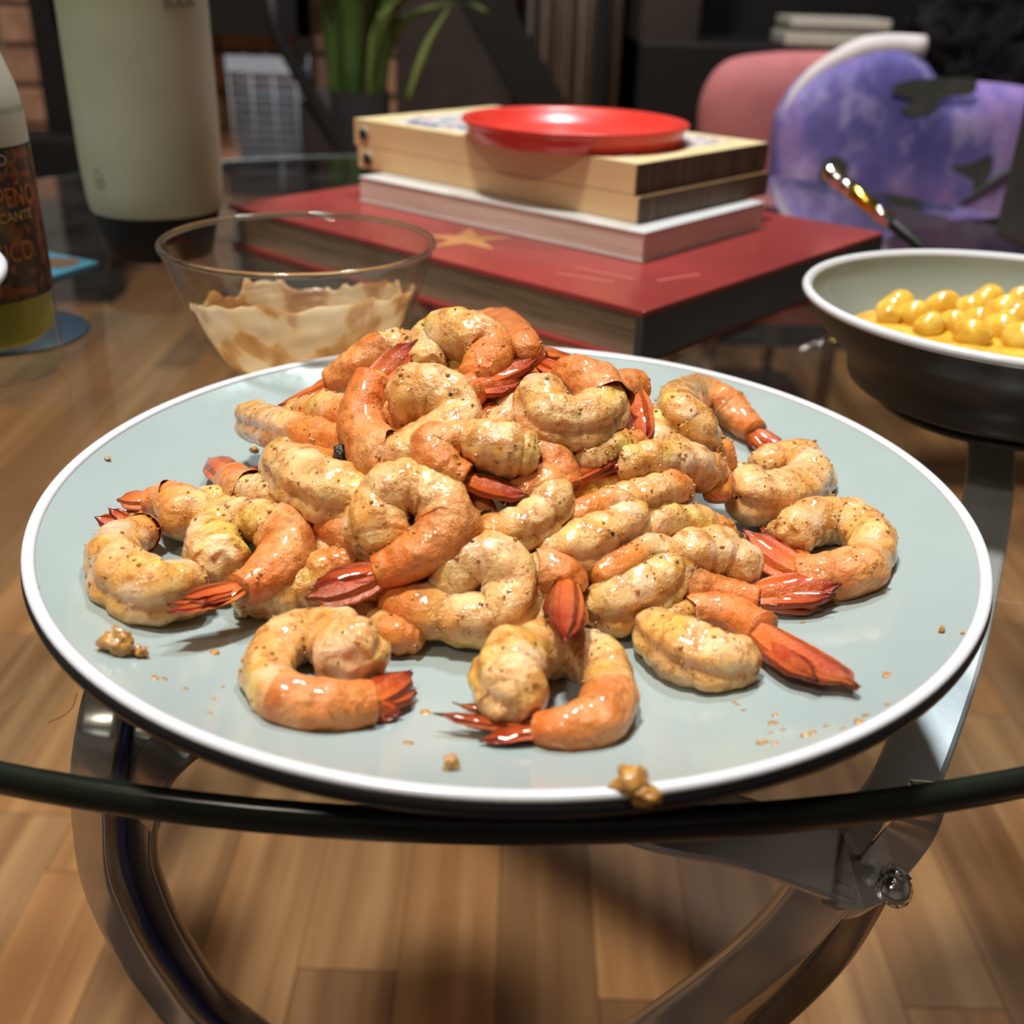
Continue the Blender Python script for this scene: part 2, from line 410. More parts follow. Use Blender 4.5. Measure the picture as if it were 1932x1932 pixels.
# ------------------------------------------------------------------ dinner plate
PC = Vector((-.0008, .2864, T)); PR = .135
def plate_z(r):
    if r < .070: return .0075
    u = min(1.03, (r - .070) / .060); return .0075 + .0130 * u ** 2.1
pl = thing('dinner_plate', (PC.x, PC.y, T), 'large grey green dinner plate with white rim and black underside, heaped with shrimp', 'plate')
prof = [(.0001, .0075)] + [(.1315 * k / 44, plate_z(.1315 * k / 44)) for k in range(1, 45)]
mobj('plate_surface', *revolve(prof, PC, 200), M_PLATE, pl)
rimp = [(.1312, .0212), (.1318, .0218), (.1327, .0222), (.1336, .0223), (.1343, .0220), (.1346, .0214), (.1346, .0209), (.1340, .0205), (.1325, .0201), (.1315, .0204)]
o = mobj('plate_rim', *revolve(rimp, PC, 200, True), M_RIM, pl); o['label'] = 'glossy white rolled rim'
outp = [(.1342, .0207), (.1348, .0202), (.1351, .0185), (.1348, .0172), (.1338, .0165), (.128, .0145), (.118, .0100), (.100, .0055), (.085, .0025), (.082, .0005), (.078, .0002), (.0001, .0002)]
o = mobj('plate_underside', *revolve(outp, PC, 200), M_PBLACK, pl); o['label'] = 'glossy black underside'

# ------------------------------------------------------------------ shrimp
MC = at(925, 925, T + .008); MH, MR = .043, .088
def support(x, y):
    r = math.hypot(x - PC.x, y - PC.y); z = T + plate_z(r)
    q = ((x - MC.x) ** 2 + (y - MC.y) ** 2) / MR ** 2
    return z, max(0.0, MH * (1 - q) ) if q < 1 else 0.0
def place(px, py, rpx, dz=0.0, lift=None):
    """where the centre line of a piece of radius rpx (pixels) rests on the heap"""
    d = ray(px, py); t = .12
    while t < .8:
        p = CAM + d * t; z0, m = support(p.x, p.y); r = rpx * t / FPX
        if p.z <= z0 + m + r * .92 + dz: break
        t += .0004
    return p, rpx * t / FPX
def sstep(a, b, x):
    u = max(0, min(1, (x - a) / (b - a))); return u * u * (3 - 2 * u)
def leaf_fin(base, tip, wd, tone, parent, up, rs):
    L = (tip - base).length; t = (tip - base).normalized(); s = t.cross(up).normalized(); u = s.cross(t)
    roll = rs.uniform(-.28, .28); s, u = s * math.cos(roll) + u * math.sin(roll), u * math.cos(roll) - s * math.sin(roll)
    n, k = 26, 16; V = []; F = []; al = []; rg = []
    bend = rs.uniform(-.06, .06) * L
    for i in range(n):
        a = i / (n - 1)
        w_ = wd * (.34 + .75 * math.sin(PI * min(1, a * .80 + .12)) ** .9) * (1 - sstep(.80, 1.0, a) * .80)
        hh = wd * (.30 * (1 - a) + .055)
        c = base + t * (L * a) + u * (bend * math.sin(PI * a)) - u * (.02 * L * a * a)
        for j in range(k):
            f = 2 * PI * j / k; cs = math.cos(f); sn = math.sin(f)
            rid = .35 * math.exp(-(cs / .25) ** 2) + .18 * math.exp(-((abs(cs) - .6) / .12) ** 2)
            q = c + s * (cs * w_) + u * (sn * hh * (1 + rid) - abs(cs) ** 2 * wd * .14)
            if i == n - 1 or i == n - 2: q += t * (L * .035 * math.sin(j * 2.3 + tone * 9))
            q += Vector((noise.noise(q * 400), noise.noise(q * 400 + Vector((9, 0, 0))), noise.noise(q * 400 + Vector((0, 7, 0))))) * .00022
            V.append(q); al.append(min(1, max(0, .30 + tone * .22 + (a ** 1.2) * (.34 + .50 * tone) + .10 * noise.noise(Vector((j * .9, a * 2, tone * 7)))))); rg.append(math.sin(cs * 11) * .5 + .5)
    for i in range(n - 1):
        for j in range(k):
            j2 = (j + 1) % k; F.append((i * k + j, i * k + j2, (i + 1) * k + j2, (i + 1) * k + j))
    F.append(tuple(range(k))[::-1]); F.append(tuple(range((n - 1) * k, n * k)))
    o = mobj('tail_fin', V, F, M_SHELL, parent)
    for nm, dat in (('along', al), ('ridge', rg)):
        a_ = o.data.attributes.new(nm, 'FLOAT', 'POINT'); a_.data.foreach_set('value', dat)
    return o
_b = bmesh.new(); bmesh.ops.create_icosphere(_b, subdivisions=1, radius=1)
ICO = ([v.co.copy() for v in _b.verts], [tuple(v.index for v in f.verts) for f in _b.faces]); _b.free()
def shrimp(label, path, fins=(), tone=.5, shell=.70, dz=0.0, col=0.0, seed=0, shellon=True, seg=6.0):
    rs = random.Random(seed + len(label) * 13 + int(path[0][0]))
    P = []
    for q in path:
        p, r = place(q[0], q[1], q[2], (dz + (q[3] if len(q) > 3 else 0)) * .001); P.append((p.x, p.y, p.z, r))
    a_, b_ = Vector(P[0][:3]), Vector(P[1][:3]); e_ = a_ + (a_ - b_).normalized() * P[0][3] * .80; P.insert(0, (e_.x, e_.y, e_.z, P[0][3] * .92))
    if not fins: a_, b_ = Vector(P[-1][:3]), Vector(P[-2][:3]); e_ = a_ + (a_ - b_).normalized() * P[-1][3] * .5; P.append((e_.x, e_.y, e_.z, P[-1][3] * .9))
    N, K = 112, 40
    C = cr(P, N); pts = [Vector(c[:3]) for c in C]; rad = [max(.0012, c[3] * (1.20 - .10 * i / N)) for i, c in enumerate(C)]
    # smooth heights a little so the body does not kink over the heap
    for _ in range(6):
        for i in range(1, N - 1): pts[i].z = (pts[i - 1].z + 2 * pts[i].z + pts[i + 1].z) / 4
    arc = [0]
    for i in range(1, N): arc.append(arc[-1] + (pts[i] - pts[i - 1]).length)
    tot = arc[-1]; cen = sum(pts, Vector()) / N
    base = Vector((cen.x, cen.y, min(p.z for p in pts) - max(rad) * .8))
    root = thing('shrimp', base, label, 'shrimp', None)
    V = []; al = []; cre = []; frames = []
    off = Vector((rs.uniform(-9, 9), rs.uniform(-9, 9), rs.uniform(-9, 9)))
    pit = rs.uniform(0, 1)
    for i in range(N):
        t = (pts[min(i + 1, N - 1)] - pts[max(i - 1, 0)]).normalized(); up = Vector((0, -.25, 1)).normalized()
        s = t.cross(up)
        s = s.normalized() if s.length > .05 else Vector((1, 0, 0)); u = s.cross(t)
        out = (pts[i] - cen).dot(s); frames.append((t, s, u, 1 if out > 0 else -1))
    # majority side = outside of curl
    side = 1 if sum(f[3] for f in frames) > 0 else -1
    for i in range(N):
        t, s, u, _ = frames[i]; a = arc[i] / tot; r = rad[i]
        x = arc[i] / (rad[4] * .75)
        capf = math.sqrt(max(0.0, 1 - (1 - x) ** 2)) if x < 1 else 1
        x2 = (tot - arc[i]) / (rad[-4] * .6)
        if x2 < 1 and not fins: capf *= math.sqrt(max(0.0, 1 - (1 - x2) ** 2))
        sg = (a * seg + pit) % 1.0
        bul = .93 + .105 * math.sin(PI * min(1, sg * 1.02)) ** .6
        cr_ = math.exp(-(min(sg, 1 - sg) / .07) ** 2)
        for j in range(K):
            f = 2 * PI * j / K; cs = math.cos(f); sn = math.sin(f)
            rr = r * bul * (.04 + .96 * capf)
            dor = math.cos(f - (0 if side > 0 else PI) - .35 * side)      # 1 on the outer back
            ang = math.acos(max(-1, min(1, dor)))
            g = math.exp(-(ang / .26) ** 2) * (1 - sstep(.5, .75, a)) * .20
            vent = math.exp(-((PI - ang) / .7) ** 2)
            rr *= 1 - g - .05 * vent * (1 + math.sin(a * seg * 4 * PI))
            p = pts[i] + s * (cs * rr) + u * (sn * rr * .93)
            n1 = noise.noise((p + off) * 105); n2 = noise.noise((p + off) * 260); n3 = noise.noise((p - off) * 620)
            dr = (s * cs + u * sn); amp = min(1, capf + .3)
            p = p + dr * (n1 * r * .13 + n2 * r * .075 + n3 * .00030) * amp
            if x < .5: p = p + t * n2 * r * .25
            V.append(p)
            al.append(max(0, min(1, sstep(shell - .10, shell + .12, a + n1 * .10) + col)))
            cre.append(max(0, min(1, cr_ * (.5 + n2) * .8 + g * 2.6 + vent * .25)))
    F = []
    for i in range(N - 1):
        for j in range(K):
            j2 = (j + 1) % K; F.append((i * K + j, i * K + j2, (i + 1) * K + j2, (i + 1) * K + j))
    F.append(tuple(range(K))[::-1]); F.append(tuple(range((N - 1) * K, N * K)))
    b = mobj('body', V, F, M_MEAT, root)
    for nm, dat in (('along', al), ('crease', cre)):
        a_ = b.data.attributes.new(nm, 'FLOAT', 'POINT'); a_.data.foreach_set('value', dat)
    # grains of spice paste stuck on the upper side
    gv = []; gf = []; tries = 0; want = int(26 + tot * 420)
    while len(gf) < want * 20 and tries < 1500:
        tries += 1; q = rs.randrange(K * 3, len(V) - K * 3); p = V[q]; i_ = q // K
        nrm = (p - pts[i_]).normalized()
        if nrm.z < -.1 or noise.noise((p + off) * 95) < .02 + rs.uniform(-.12, .05): continue
        r_ = rs.uniform(.00022, .00062) * (1.5 if rs.random() < .08 else 1); k_ = len(gv); sq_ = Vector((rs.uniform(.7, 1.3), rs.uniform(.7, 1.3), rs.uniform(.6, 1.1)))
        for w_ in ICO[0]: gv.append(p + Vector((w_.x * sq_.x, w_.y * sq_.y, w_.z * sq_.z)) * (r_ * rs.uniform(.8, 1.25)) + nrm * r_ * .15)
        for f_ in ICO[1]: gf.append(tuple(x_ + k_ for x_ in f_))
    if gf: tag(mobj('spice_grains', gv, gf, M_CRUMB, root), kind='stuff')
    if fins and shellon:
        V = []; F = []; i0 = int(N * shell); k2 = 30; al = []; rg = []
        rows = list(range(i0, N)); m = len(rows)
        for q, i in enumerate(rows):
            t, s, u, _ = frames[i]; a = q / (m - 1); r = rad[i] * (1.065 + .05 * (1 - a) ** 3) * (1 + .05 * math.sin(PI * a))
            for j in range(k2):
                f = 2 * PI * j / k2; cs = math.cos(f); sn = math.sin(f)
                jag = .0012 * math.sin(f * 2 + rs.random() * .2) if q == 0 else 0
                p = pts[i] + s * (cs * r) + u * (sn * r * .95) + t * jag
                p += (s * cs + u * sn) * (noise.noise((p + off) * 150) * r * .14 + noise.noise((p + off) * 420) * r * .05)
                V.append(p); al.append(min(1, .02 + a * (.26 + .25 * tone))); rg.append(noise.noise(p * 300) * .4)
        for q in range(m - 1):
            for j in range(k2):
                j2 = (j + 1) % k2; F.append((q * k2 + j, q * k2 + j2, (q + 1) * k2 + j2, (q + 1) * k2 + j))
        F.append(tuple(range((m - 1) * k2, m * k2)))
        so = mobj('shell', V, F, M_SHELL, root); so['label'] = 'orange tail shell segment'
        for nm, dat in (('along', al), ('ridge', rg)):
            a_ = so.data.attributes.new(nm, 'FLOAT', 'POINT'); a_.data.foreach_set('value', dat)
    if fins:
        e0 = pts[-1] - frames[-1][0] * rad[-1] * .7; re = rad[-1]
        for q in fins:
            wpx = q[2] if len(q) > 2 else 17; z = (dz + (q[3] if len(q) > 3 else 0)) * .001
            tp, wr = place(q[0], q[1], wpx, z)
            sd = (tp - e0).normalized().cross(Vector((0, 0, 1)))
            jit = rs.uniform(-.25, .25) * re
            leaf_fin(e0 + sd * jit, tp, wr * 1.22, min(1, tone + rs.uniform(-.12, .12)), root, Vector((0, -.35, 1)).normalized(), rs)
            ld = tp - e0; yaw = (.20 if rs.random() < .5 else -.20) * rs.uniform(.7, 1.2)      # a narrower blade beside it makes the fan
            l2 = Vector((ld.x * math.cos(yaw) - ld.y * math.sin(yaw), ld.x * math.sin(yaw) + ld.y * math.cos(yaw), ld.z)) * rs.uniform(.78, .92)
            leaf_fin(e0 + sd * jit - Vector((0, 0, .0008)), e0 + l2 - Vector((0, 0, .0006)), wr * .85, min(1, tone + .08), root, Vector((0, -.35, 1)).normalized(), rs)
    return root

S = shrimp
# --- front row, on the plate
S('curled shrimp at the left of the front row, pale round end tucked in its curl',
  [(665, 1238, 60, 2), (640, 1205, 52, 2), (585, 1195, 46), (525, 1220, 46), (505, 1275, 44), (540, 1318, 43), (620, 1330, 42), (700, 1325, 38)],
  [(775, 1262, 28, 2), (785, 1300, 28), (760, 1345, 18)], tone=.45, shell=.74)
S('curled shrimp nearest the viewer in the middle, dark red tail spike pointing left',
  [(968, 1312, 60, 2), (965, 1255, 60, 3), (1030, 1225, 50, 1), (1110, 1240, 48), (1150, 1285, 46), (1140, 1345, 44), (1075, 1375, 36), (1010, 1375, 27)],
  [(822, 1342, 14, 4), (905, 1395, 16)], tone=.62, shell=.70)
S('shrimp at the right of the front row, straight red tail pointing to the plate rim',
  [(1400, 1248, 44), (1340, 1245, 54), (1265, 1215, 52), (1235, 1180, 36), (1290, 1155, 30), (1370, 1158, 30), (1440, 1190, 34)],
  [(1615, 1285, 42), (1565, 1285, 26, -2)], tone=.55, shell=.72)
# --- left side
S('C shaped shrimp furthest left, small ragged tail sticking up behind it',
  [(355, 1110, 48), (290, 1118, 58), (228, 1088, 54), (216, 1040, 44), (255, 1010, 36), (262, 1000, 24)],
  [(180, 975, 15, 3), (205, 958, 12, 6)], tone=.35, shell=.86)
S('shrimp left of the heap, orange tail with pale tip pointing down to the left',
  [(410, 1062, 54, 3), (400, 1015, 44, 5), (450, 985, 40, 5), (515, 990, 42, 5), (545, 1035, 44, 5), (505, 1085, 37, 7), (450, 1112, 28, 8)],
  [(318, 1150, 18, 9), (345, 1128, 16, 11)], tone=.42, shell=.60)
S('pale lump of shrimp behind the far left ones, orange stub of tail at its left',
  [(455, 985, 36, 2), (415, 960, 38, 2), (350, 975, 44, 3), (330, 945, 38, 4), (300, 948, 28, 3), (275, 950, 26, 2)],
  [(222, 940, 20, 2), (235, 955, 18, 0)], tone=.15, shell=.72)
S('shrimp at the left edge of the heap with orange fan tail raised up',
  [(575, 960, 40), (520, 945, 42), (470, 930, 38), (440, 905, 30)],
  [(392, 862, 22, 2), (488, 878, 14, 2)], tone=.45, shell=.70)
S('large pale shrimp on the left slope of the heap under the black peppercorn',
  [(710, 955, 46, 2), (640, 935, 58, 2), (570, 905, 56, 2), (530, 865, 38, 2), (575, 850, 26, 2), (650, 858, 24, 2)], shell=.86)
S('short cut shrimp end sticking out at the upper left of the heap',
  [(478, 795, 34, 2), (530, 810, 36, 2), (600, 825, 33, 2), (670, 840, 30, 2)], col=.10)
S('small piece of shrimp half hidden behind the cut end at upper left',
  [(560, 785, 28), (610, 775, 34), (660, 790, 38), (700, 800, 30)], col=.18)
S('slim orange shrimp tail slanting down to the left at the upper left of the heap',
  [(760, 655, 34, 3), (720, 668, 36, 3), (670, 695, 32, 3), (625, 722, 24, 3)],
  [(522, 764, 17, 8), (570, 745, 15, 6)], tone=.20, shell=.45)
S('shrimp with tall upright tail bending to a red tip, upper left of the heap',
  [(775, 745, 54, 5), (840, 752, 52, 5), (862, 805, 50, 4), (800, 855, 52, 4), (730, 868, 48, 4), (690, 825, 38, 6), (682, 770, 33, 8), (705, 715, 30, 10)],
  [(786, 640, 26, 12), (770, 668, 22, 11)], tone=.55, shell=.60)
S('topmost shrimp of the heap, a pale rounded arch',
  [(800, 690, 34, 4), (812, 640, 38, 5), (870, 632, 48, 6), (925, 660, 42, 5), (900, 715, 36, 3)], seg=5)
S('orange shrimp shell behind the topmost shrimp',
  [(900, 625, 26, 2), (940, 622, 32, 2), (980, 650, 32, 2), (1005, 680, 26, 2)],
  [(1085, 672, 22, 2), (1060, 690, 18, 1)], tone=.45, shell=.10)
S('brownish red tail lying slanted near the top of the heap',
  [(830, 760, 34, 4), (870, 745, 30, 5), (900, 728, 26, 6)],
  [(1012, 672, 24, 8), (985, 715, 20, 7)], tone=.58, shell=.35)
S('small pink red tail tucked below the slanted brownish tail',
  [(850, 830, 30, 1), (885, 805, 26, 2), (905, 790, 22, 2)], [(978, 752, 18, 2)], tone=.45, shell=.4)
S('big pale shrimp at the upper right of the heap with orange shell above it',
  [(1015, 745, 44, 5), (1035, 790, 48, 5), (1095, 800, 50, 4), (1138, 775, 46, 4), (1125, 735, 42, 5), (1090, 712, 36, 5), (1060, 698, 26, 5)],
  [(1010, 672, 18, 5), (1085, 665, 10, 6)], tone=.42, shell=.62)
S('upright orange tail standing right of the big pale shrimp at upper right',
  [(1160, 760, 28, 2), (1180, 730, 30, 3), (1203, 728, 28, 4)],
  [(1215, 838, 24, 7), (1203, 698, 20, 5)], tone=.35, shell=.35)
S('tightly curled shrimp at the back right with tail on the plate behind',
  [(1330, 838, 34, 4), (1300, 805, 44, 5), (1275, 770, 40, 3), (1310, 748, 36, 2), (1362, 762, 34, 1), (1395, 790, 26, 0), (1425, 815, 22, 0)],
  [(1475, 838, 17), (1452, 850, 15)], tone=.35, shell=.76)
S('lower body of a shrimp under the tightly curled one at the back right',
  [(1240, 800, 28, 1), (1238, 840, 32, 1), (1290, 860, 34), (1355, 860, 36)], col=.12)
S('round flat shrimp on its own at the right with a tail tip behind it',
  [(1400, 905, 36, 1), (1425, 940, 46), (1485, 940, 50), (1530, 905, 42), (1510, 868, 36), (1455, 872, 32, 2), (1430, 890, 26, 1)], shell=1.2)
S('red tail tip poking out behind the round flat shrimp at the right',
  [(1480, 880, 22), (1505, 868, 20)], [(1540, 830, 16, 2)], tone=.35, shell=.2)
S('furthest right shrimp, round pale end beside a pink shell',
  [(1490, 1010, 40, 3), (1530, 985, 40, 2), (1600, 985, 42), (1645, 1025, 42), (1620, 1075, 42), (1560, 1090, 40), (1500, 1090, 38)],
  [(1405, 998, 32, 3), (1440, 990, 24, 2)], tone=.25, shell=.70)
S('pale shrimp lying beside the furthest right one, tail fan spread to the right',
  [(1405, 1070, 40, 3), (1350, 1045, 48, 3), (1290, 1050, 42, 2), (1285, 1095, 38, 1), (1350, 1118, 30, 1), (1430, 1132, 24, 1)],
  [(1548, 1148, 18), (1584, 1100, 32, 3)], tone=.42, shell=.66)
S('shrimp in the right middle above the front row with a deep fold across it',
  [(1135, 1150, 44, 1), (1175, 1135, 52, 2), (1235, 1105, 48, 3), (1255, 1055, 36, 4), (1215, 1040, 30, 5), (1165, 1070, 34, 5), (1130, 1090, 34, 4)])
S('orange tail hanging straight down with a deep red tip, centre right',
  [(985, 1090, 34, 2), (1020, 1080, 36, 4), (1060, 1090, 38, 5), (1063, 1120, 34, 5)],
  [(1066, 1205, 27, 17), (1052, 1175, 22, 15)], tone=.55, shell=.5)
S('pale curved shrimp in the centre right with a black speck',
  [(1030, 1035, 30, 2), (1085, 1035, 44, 2), (1150, 1010, 46, 2), (1190, 970, 34, 2), (1150, 950, 28, 3), (1100, 970, 28, 3), (1070, 985, 24, 2)])
S('shrimp slanting up to the right in the centre of the heap',
  [(925, 1005, 34, 2), (985, 995, 42, 3), (1040, 950, 42, 3), (1020, 915, 36, 3), (975, 940, 28, 4)])
S('thin red shelled tail between the two biggest shrimps and the centre one',
  [(905, 975, 28, 0), (900, 950, 26, 1), (905, 935, 22, 1)], [(882, 1020, 15, 3), (930, 935, 12, 3)], tone=.5, shell=.3)
S('pale yellow shrimp on top of the heap centre with brown sauce on its tail',
  [(985, 855, 44, 8), (930, 845, 44, 9), (870, 830, 36, 9), (815, 850, 38, 10), (840, 888, 34, 11), (880, 905, 26, 11)],
  [(998, 932, 22, 12), (900, 938, 10, 11)], tone=.45, shell=.52)
S('biggest shrimp in the middle, glossy dark red tail lying to the lower left',
  [(715, 1010, 54, 7), (710, 960, 52, 8), (760, 920, 50, 8), (820, 935, 50, 7), (845, 985, 50, 7), (815, 1030, 44, 9), (755, 1062, 36, 10), (710, 1080, 30, 11)],
  [(580, 1125, 30, 12), (600, 1092, 22, 14), (640, 1122, 14, 11)], tone=.78, shell=.62)
S('flat round shrimp in the front middle showing its full pale curl',
  [(850, 1105, 44, 2), (880, 1062, 46, 4), (940, 1062, 50, 4), (968, 1110, 52, 4), (935, 1165, 50, 3), (860, 1165, 48, 2), (790, 1145, 46, 2), (735, 1130, 34, 2)], shell=.80)
S('body of a shrimp peeping out below the flat round one on its right side',
  [(985, 1190, 34), (1020, 1160, 36), (1030, 1115, 34), (1010, 1070, 30)], col=.05)
S('shrimp peeping out below the dark red tail, behind the front left curl',
  [(630, 1160, 30), (690, 1165, 32), (745, 1195, 36), (790, 1200, 30)], col=.08)
S('pale shrimp lying low between the left ones and the dark red tail',
  [(460, 1135, 32), (515, 1120, 44), (580, 1100, 46), (640, 1070, 40), (680, 1050, 34)])
S('orange tail pointing up to the left just left of the biggest shrimp',
  [(720, 1040, 30, 3), (685, 1020, 30, 4), (650, 1003, 30, 4), (615, 985, 26, 4)],
  [(505, 945, 16, 4)], tone=.30, shell=.25)
S('shrimp whose long thin red tail fins point up to the right in the centre',
  [(1000, 850, 28, 2), (1040, 860, 28, 3), (1058, 900, 30, 3), (1075, 925, 24, 4)],
  [(1205, 848, 14, 9), (1190, 880, 9, 7), (1170, 860, 12, 8)], tone=.62, shell=.3)
S('yellow stub of shrimp just below the upright orange tail',
  [(1108, 868, 28, 3), (1150, 845, 30, 3), (1205, 838, 26, 3)])
S('smooth pale shrimp back lying level on the right slope of the heap',
  [(1180, 880, 34, 2), (1230, 872, 38, 2), (1300, 878, 40, 1), (1350, 905, 34), (1350, 935, 24)])
S('shrimp end resting under the level pale one on the right slope',
  [(1150, 950, 30, 2), (1200, 945, 34, 2), (1255, 928, 36, 2), (1285, 925, 28, 1)])
S('wrinkled pale shrimp just above the one with the wide tail fan on the right',
  [(1215, 1000, 30, 1), (1260, 985, 34, 1), (1320, 988, 32), (1370, 1005, 24)])
# covered ones that carry the heap and show only in the gaps
for lab, pa in (('shrimp in the deep gap left of the biggest one', [(560, 990, 36, -8), (620, 960, 42, -9), (700, 960, 44, -10), (760, 1000, 40, -12)]),
                ('shrimp in the deep gap above the flat round one', [(820, 1020, 40, -10), (880, 1010, 44, -11), (950, 1030, 42, -10), (1000, 1060, 36, -8)]),
                ('shrimp in the deep gap behind the tall upright tail', [(690, 740, 34, -3), (735, 765, 40, -2), (770, 800, 40, -2), (800, 840, 36, -4)]),
                ('shrimp in the deep gap under the big pale upper right one', [(980, 850, 40, -8), (1040, 860, 44, -9), (1100, 870, 44, -9), (1160, 880, 38, -8)]),
                ('shrimp showing through the gap under the pale yellow one on top', [(840, 930, 40, -8), (900, 900, 44, -8), (960, 900, 44, -8), (1010, 950, 40, -9)]),
                ('shrimp showing through the gap below the red fins in the centre', [(1040, 960, 40, -7), (1100, 920, 42, -7), (1160, 900, 42, -7), (1210, 930, 36, -7)]),
                ('shrimp in the shadow between the upper left tail and the top arch', [(740, 700, 38, -5), (800, 700, 42, -5), (880, 720, 42, -6), (930, 760, 38, -7)]),
                ('shrimp in the shadow left of the big pale upper right one', [(920, 840, 40, -5), (960, 800, 40, -5), (960, 750, 38, -4), (1000, 720, 34, -4)]),
                ('shrimp in the shadow beneath the biggest one and its tail', [(600, 1010, 38, -4), (660, 1060, 42, -6), (760, 1100, 44, -8), (820, 1080, 40, -9)]),
                ('shrimp in the shadow below the upper left cut ends', [(640, 900, 40, -6), (690, 880, 42, -6), (760, 900, 42, -8), (790, 960, 40, -8)]),
                ('shrimp in the shadow under the yellow stub on the right', [(1060, 830, 40, -4), (1120, 830, 42, -5), (1190, 850, 40, -4), (1230, 830, 32, -3)]),
                ('shrimp in the shadow behind the folded one in the right middle', [(1010, 1030, 38, -5), (1080, 1080, 42, -5), (1150, 1070, 42, -4), (1200, 1020, 36, -3)])):
    S(lab, pa, col=.12)

# ------------------------------------------------------------------ crumbs, peppercorn, smears
def blob(name, p, r, mat, label, cat, group=None, sq=(1, 1, .7), seed=0):
    me = bpy.data.meshes.new(name); import bmesh
    bm = bmesh.new(); bmesh.ops.create_icosphere(bm, subdivisions=3 if r > .0008 else 2, radius=1)
    rs = Vector((seed * 3.1, seed * 1.7, 2))
    for v in bm.verts:
        d = v.co.normalized(); k = 1 + .55 * noise.noise(d * 1.5 + rs) + .38 * noise.noise(d * 3.4 + rs) + .16 * noise.noise(d * 8 + rs)
        v.co = Vector((d.x * sq[0], d.y * sq[1], d.z * sq[2])) * (k * r)
    bm.to_mesh(me); bm.free()
    o = link(name, me, mat); o.location = p; return tag(o, label, cat, group)
def onplate(px, py, dz=0):
    p = at(px, py, T + .0075)
    for _ in range(8):
        p = at(px, py, T + min(.0222, plate_z(math.hypot(p.x - PC.x, p.y - PC.y))))
    return p + Vector((0, 0, dz))
blob('spice_crumb', onplate(224, 1228, .0022), .0033, M_CRUMB, 'largest golden crumb on the left front of the plate', 'crumb', None, (1, .9, 1), 1)
blob('spice_crumb', onplate(266, 1238, .001), .0017, M_CRUMB, 'small brown crumb right beside the largest golden crumb', 'crumb', None, (1, .9, .9), 2)
blob('spice_crumb', onplate(851, 1450, .0014), .0016, M_CRUMB, 'crumb near the front rim below the middle of the front row', 'crumb', None, (.9, .9, 1.3), 3)
p = at(1190, 1478, T + .0225)
blob('spice_crumb', p + Vector((0, -.0002, .0004)), .0036, M_CRUMB, 'big orange brown crumb sitting on the front rim of the plate', 'crumb', None, (.95, .8, .8), 4)
blob('spice_crumb', at(1215, 1500, T + .0215), .0028, M_CRUMB, 'crumb hanging over the front rim against the big orange brown one', 'crumb', None, (1.2, .6, .7), 11)
blob('spice_crumb', onplate(1495, 774, .0005), .0015, M_CRUMB, 'crumb on the bare plate at the back right', 'crumb', None, (1, 1, .5), 5)
blob('spice_crumb', onplate(203, 868, .0005), .0010, M_CRUMB, 'tiny crumb on the bare plate at the far left', 'crumb', None, (1, .8, .5), 6)
blob('spice_crumb', onplate(480, 851, .0006), .0014, M_CRUMB, 'round crumb just left of the heap at the back', 'crumb', None, (1, 1, .7), 7)
blob('spice_crumb', onplate(1776, 1192, .0006), .0010, M_CRUMB, 'reddish crumb on the bare plate at the right', 'crumb', None, (.8, 1, .9), 8)
blob('peppercorn', place(641, 858, 14, .0105)[0], .0026, M_PEPPER, 'black peppercorn on the upper left of the heap', 'peppercorn', None, (.8, .8, 1), 9)
blob('herb_flake', onplate(1612, 1095, .004), .0014, M_HERB, 'dark green herb flake against the furthest right shrimp', 'herb', None, (.7, .7, 1.1), 10)
rs_ = random.Random(5)
spots = [(193, 1110, 6), (180, 1274, 6), (292, 1280, 7), (310, 1282, 5), (350, 1300, 4), (404, 1232, 8), (395, 1345, 5), (190, 1227, 5), (420, 1296, 3), (403, 1320, 4), (803, 1345, 8),
         (770, 1402, 8), (1460, 1365, 8), (1478, 1378, 5), (1462, 1350, 6), (1455, 1383, 4), (1440, 1402, 10), (1462, 1403, 7), (1522, 1388, 9), (1535, 1383, 6), (1622, 1362, 9), (1635, 1350, 7),
         (1675, 1275, 8), (1820, 1195, 6), (1675, 1330, 5), (1392, 1330, 4), (1402, 1340, 4), (1385, 1325, 4), (1590, 1375, 5), (1515, 1175, 4), (70, 1108, 4), (1418, 760, 6), (1560, 1370, 5)]
for k, (x, y, s) in enumerate(spots):
    p = onplate(x, y, .0001); r = s * (p - CAM).length / FPX
    blob('spice_speck', p, r * .9, M_CRUMB, 'tiny flat speck of orange sauce on the bare plate', 'speck', 'sauce specks scattered on the plate', (1.2, rs_.uniform(.7, 1.2), .28), 20 + k)
hp = [tuple(at(145, 1308, T + .0002)), tuple(at(138, 1332, T + .0006)), tuple(at(120, 1350, T + .0012)), tuple(at(92, 1363, T + .0003))]
tag(mobj('hair', *tube(hp, .00009, 5, n=20), M_BLACK), 'short curved dark hair on the glass left of the plate', 'hair')

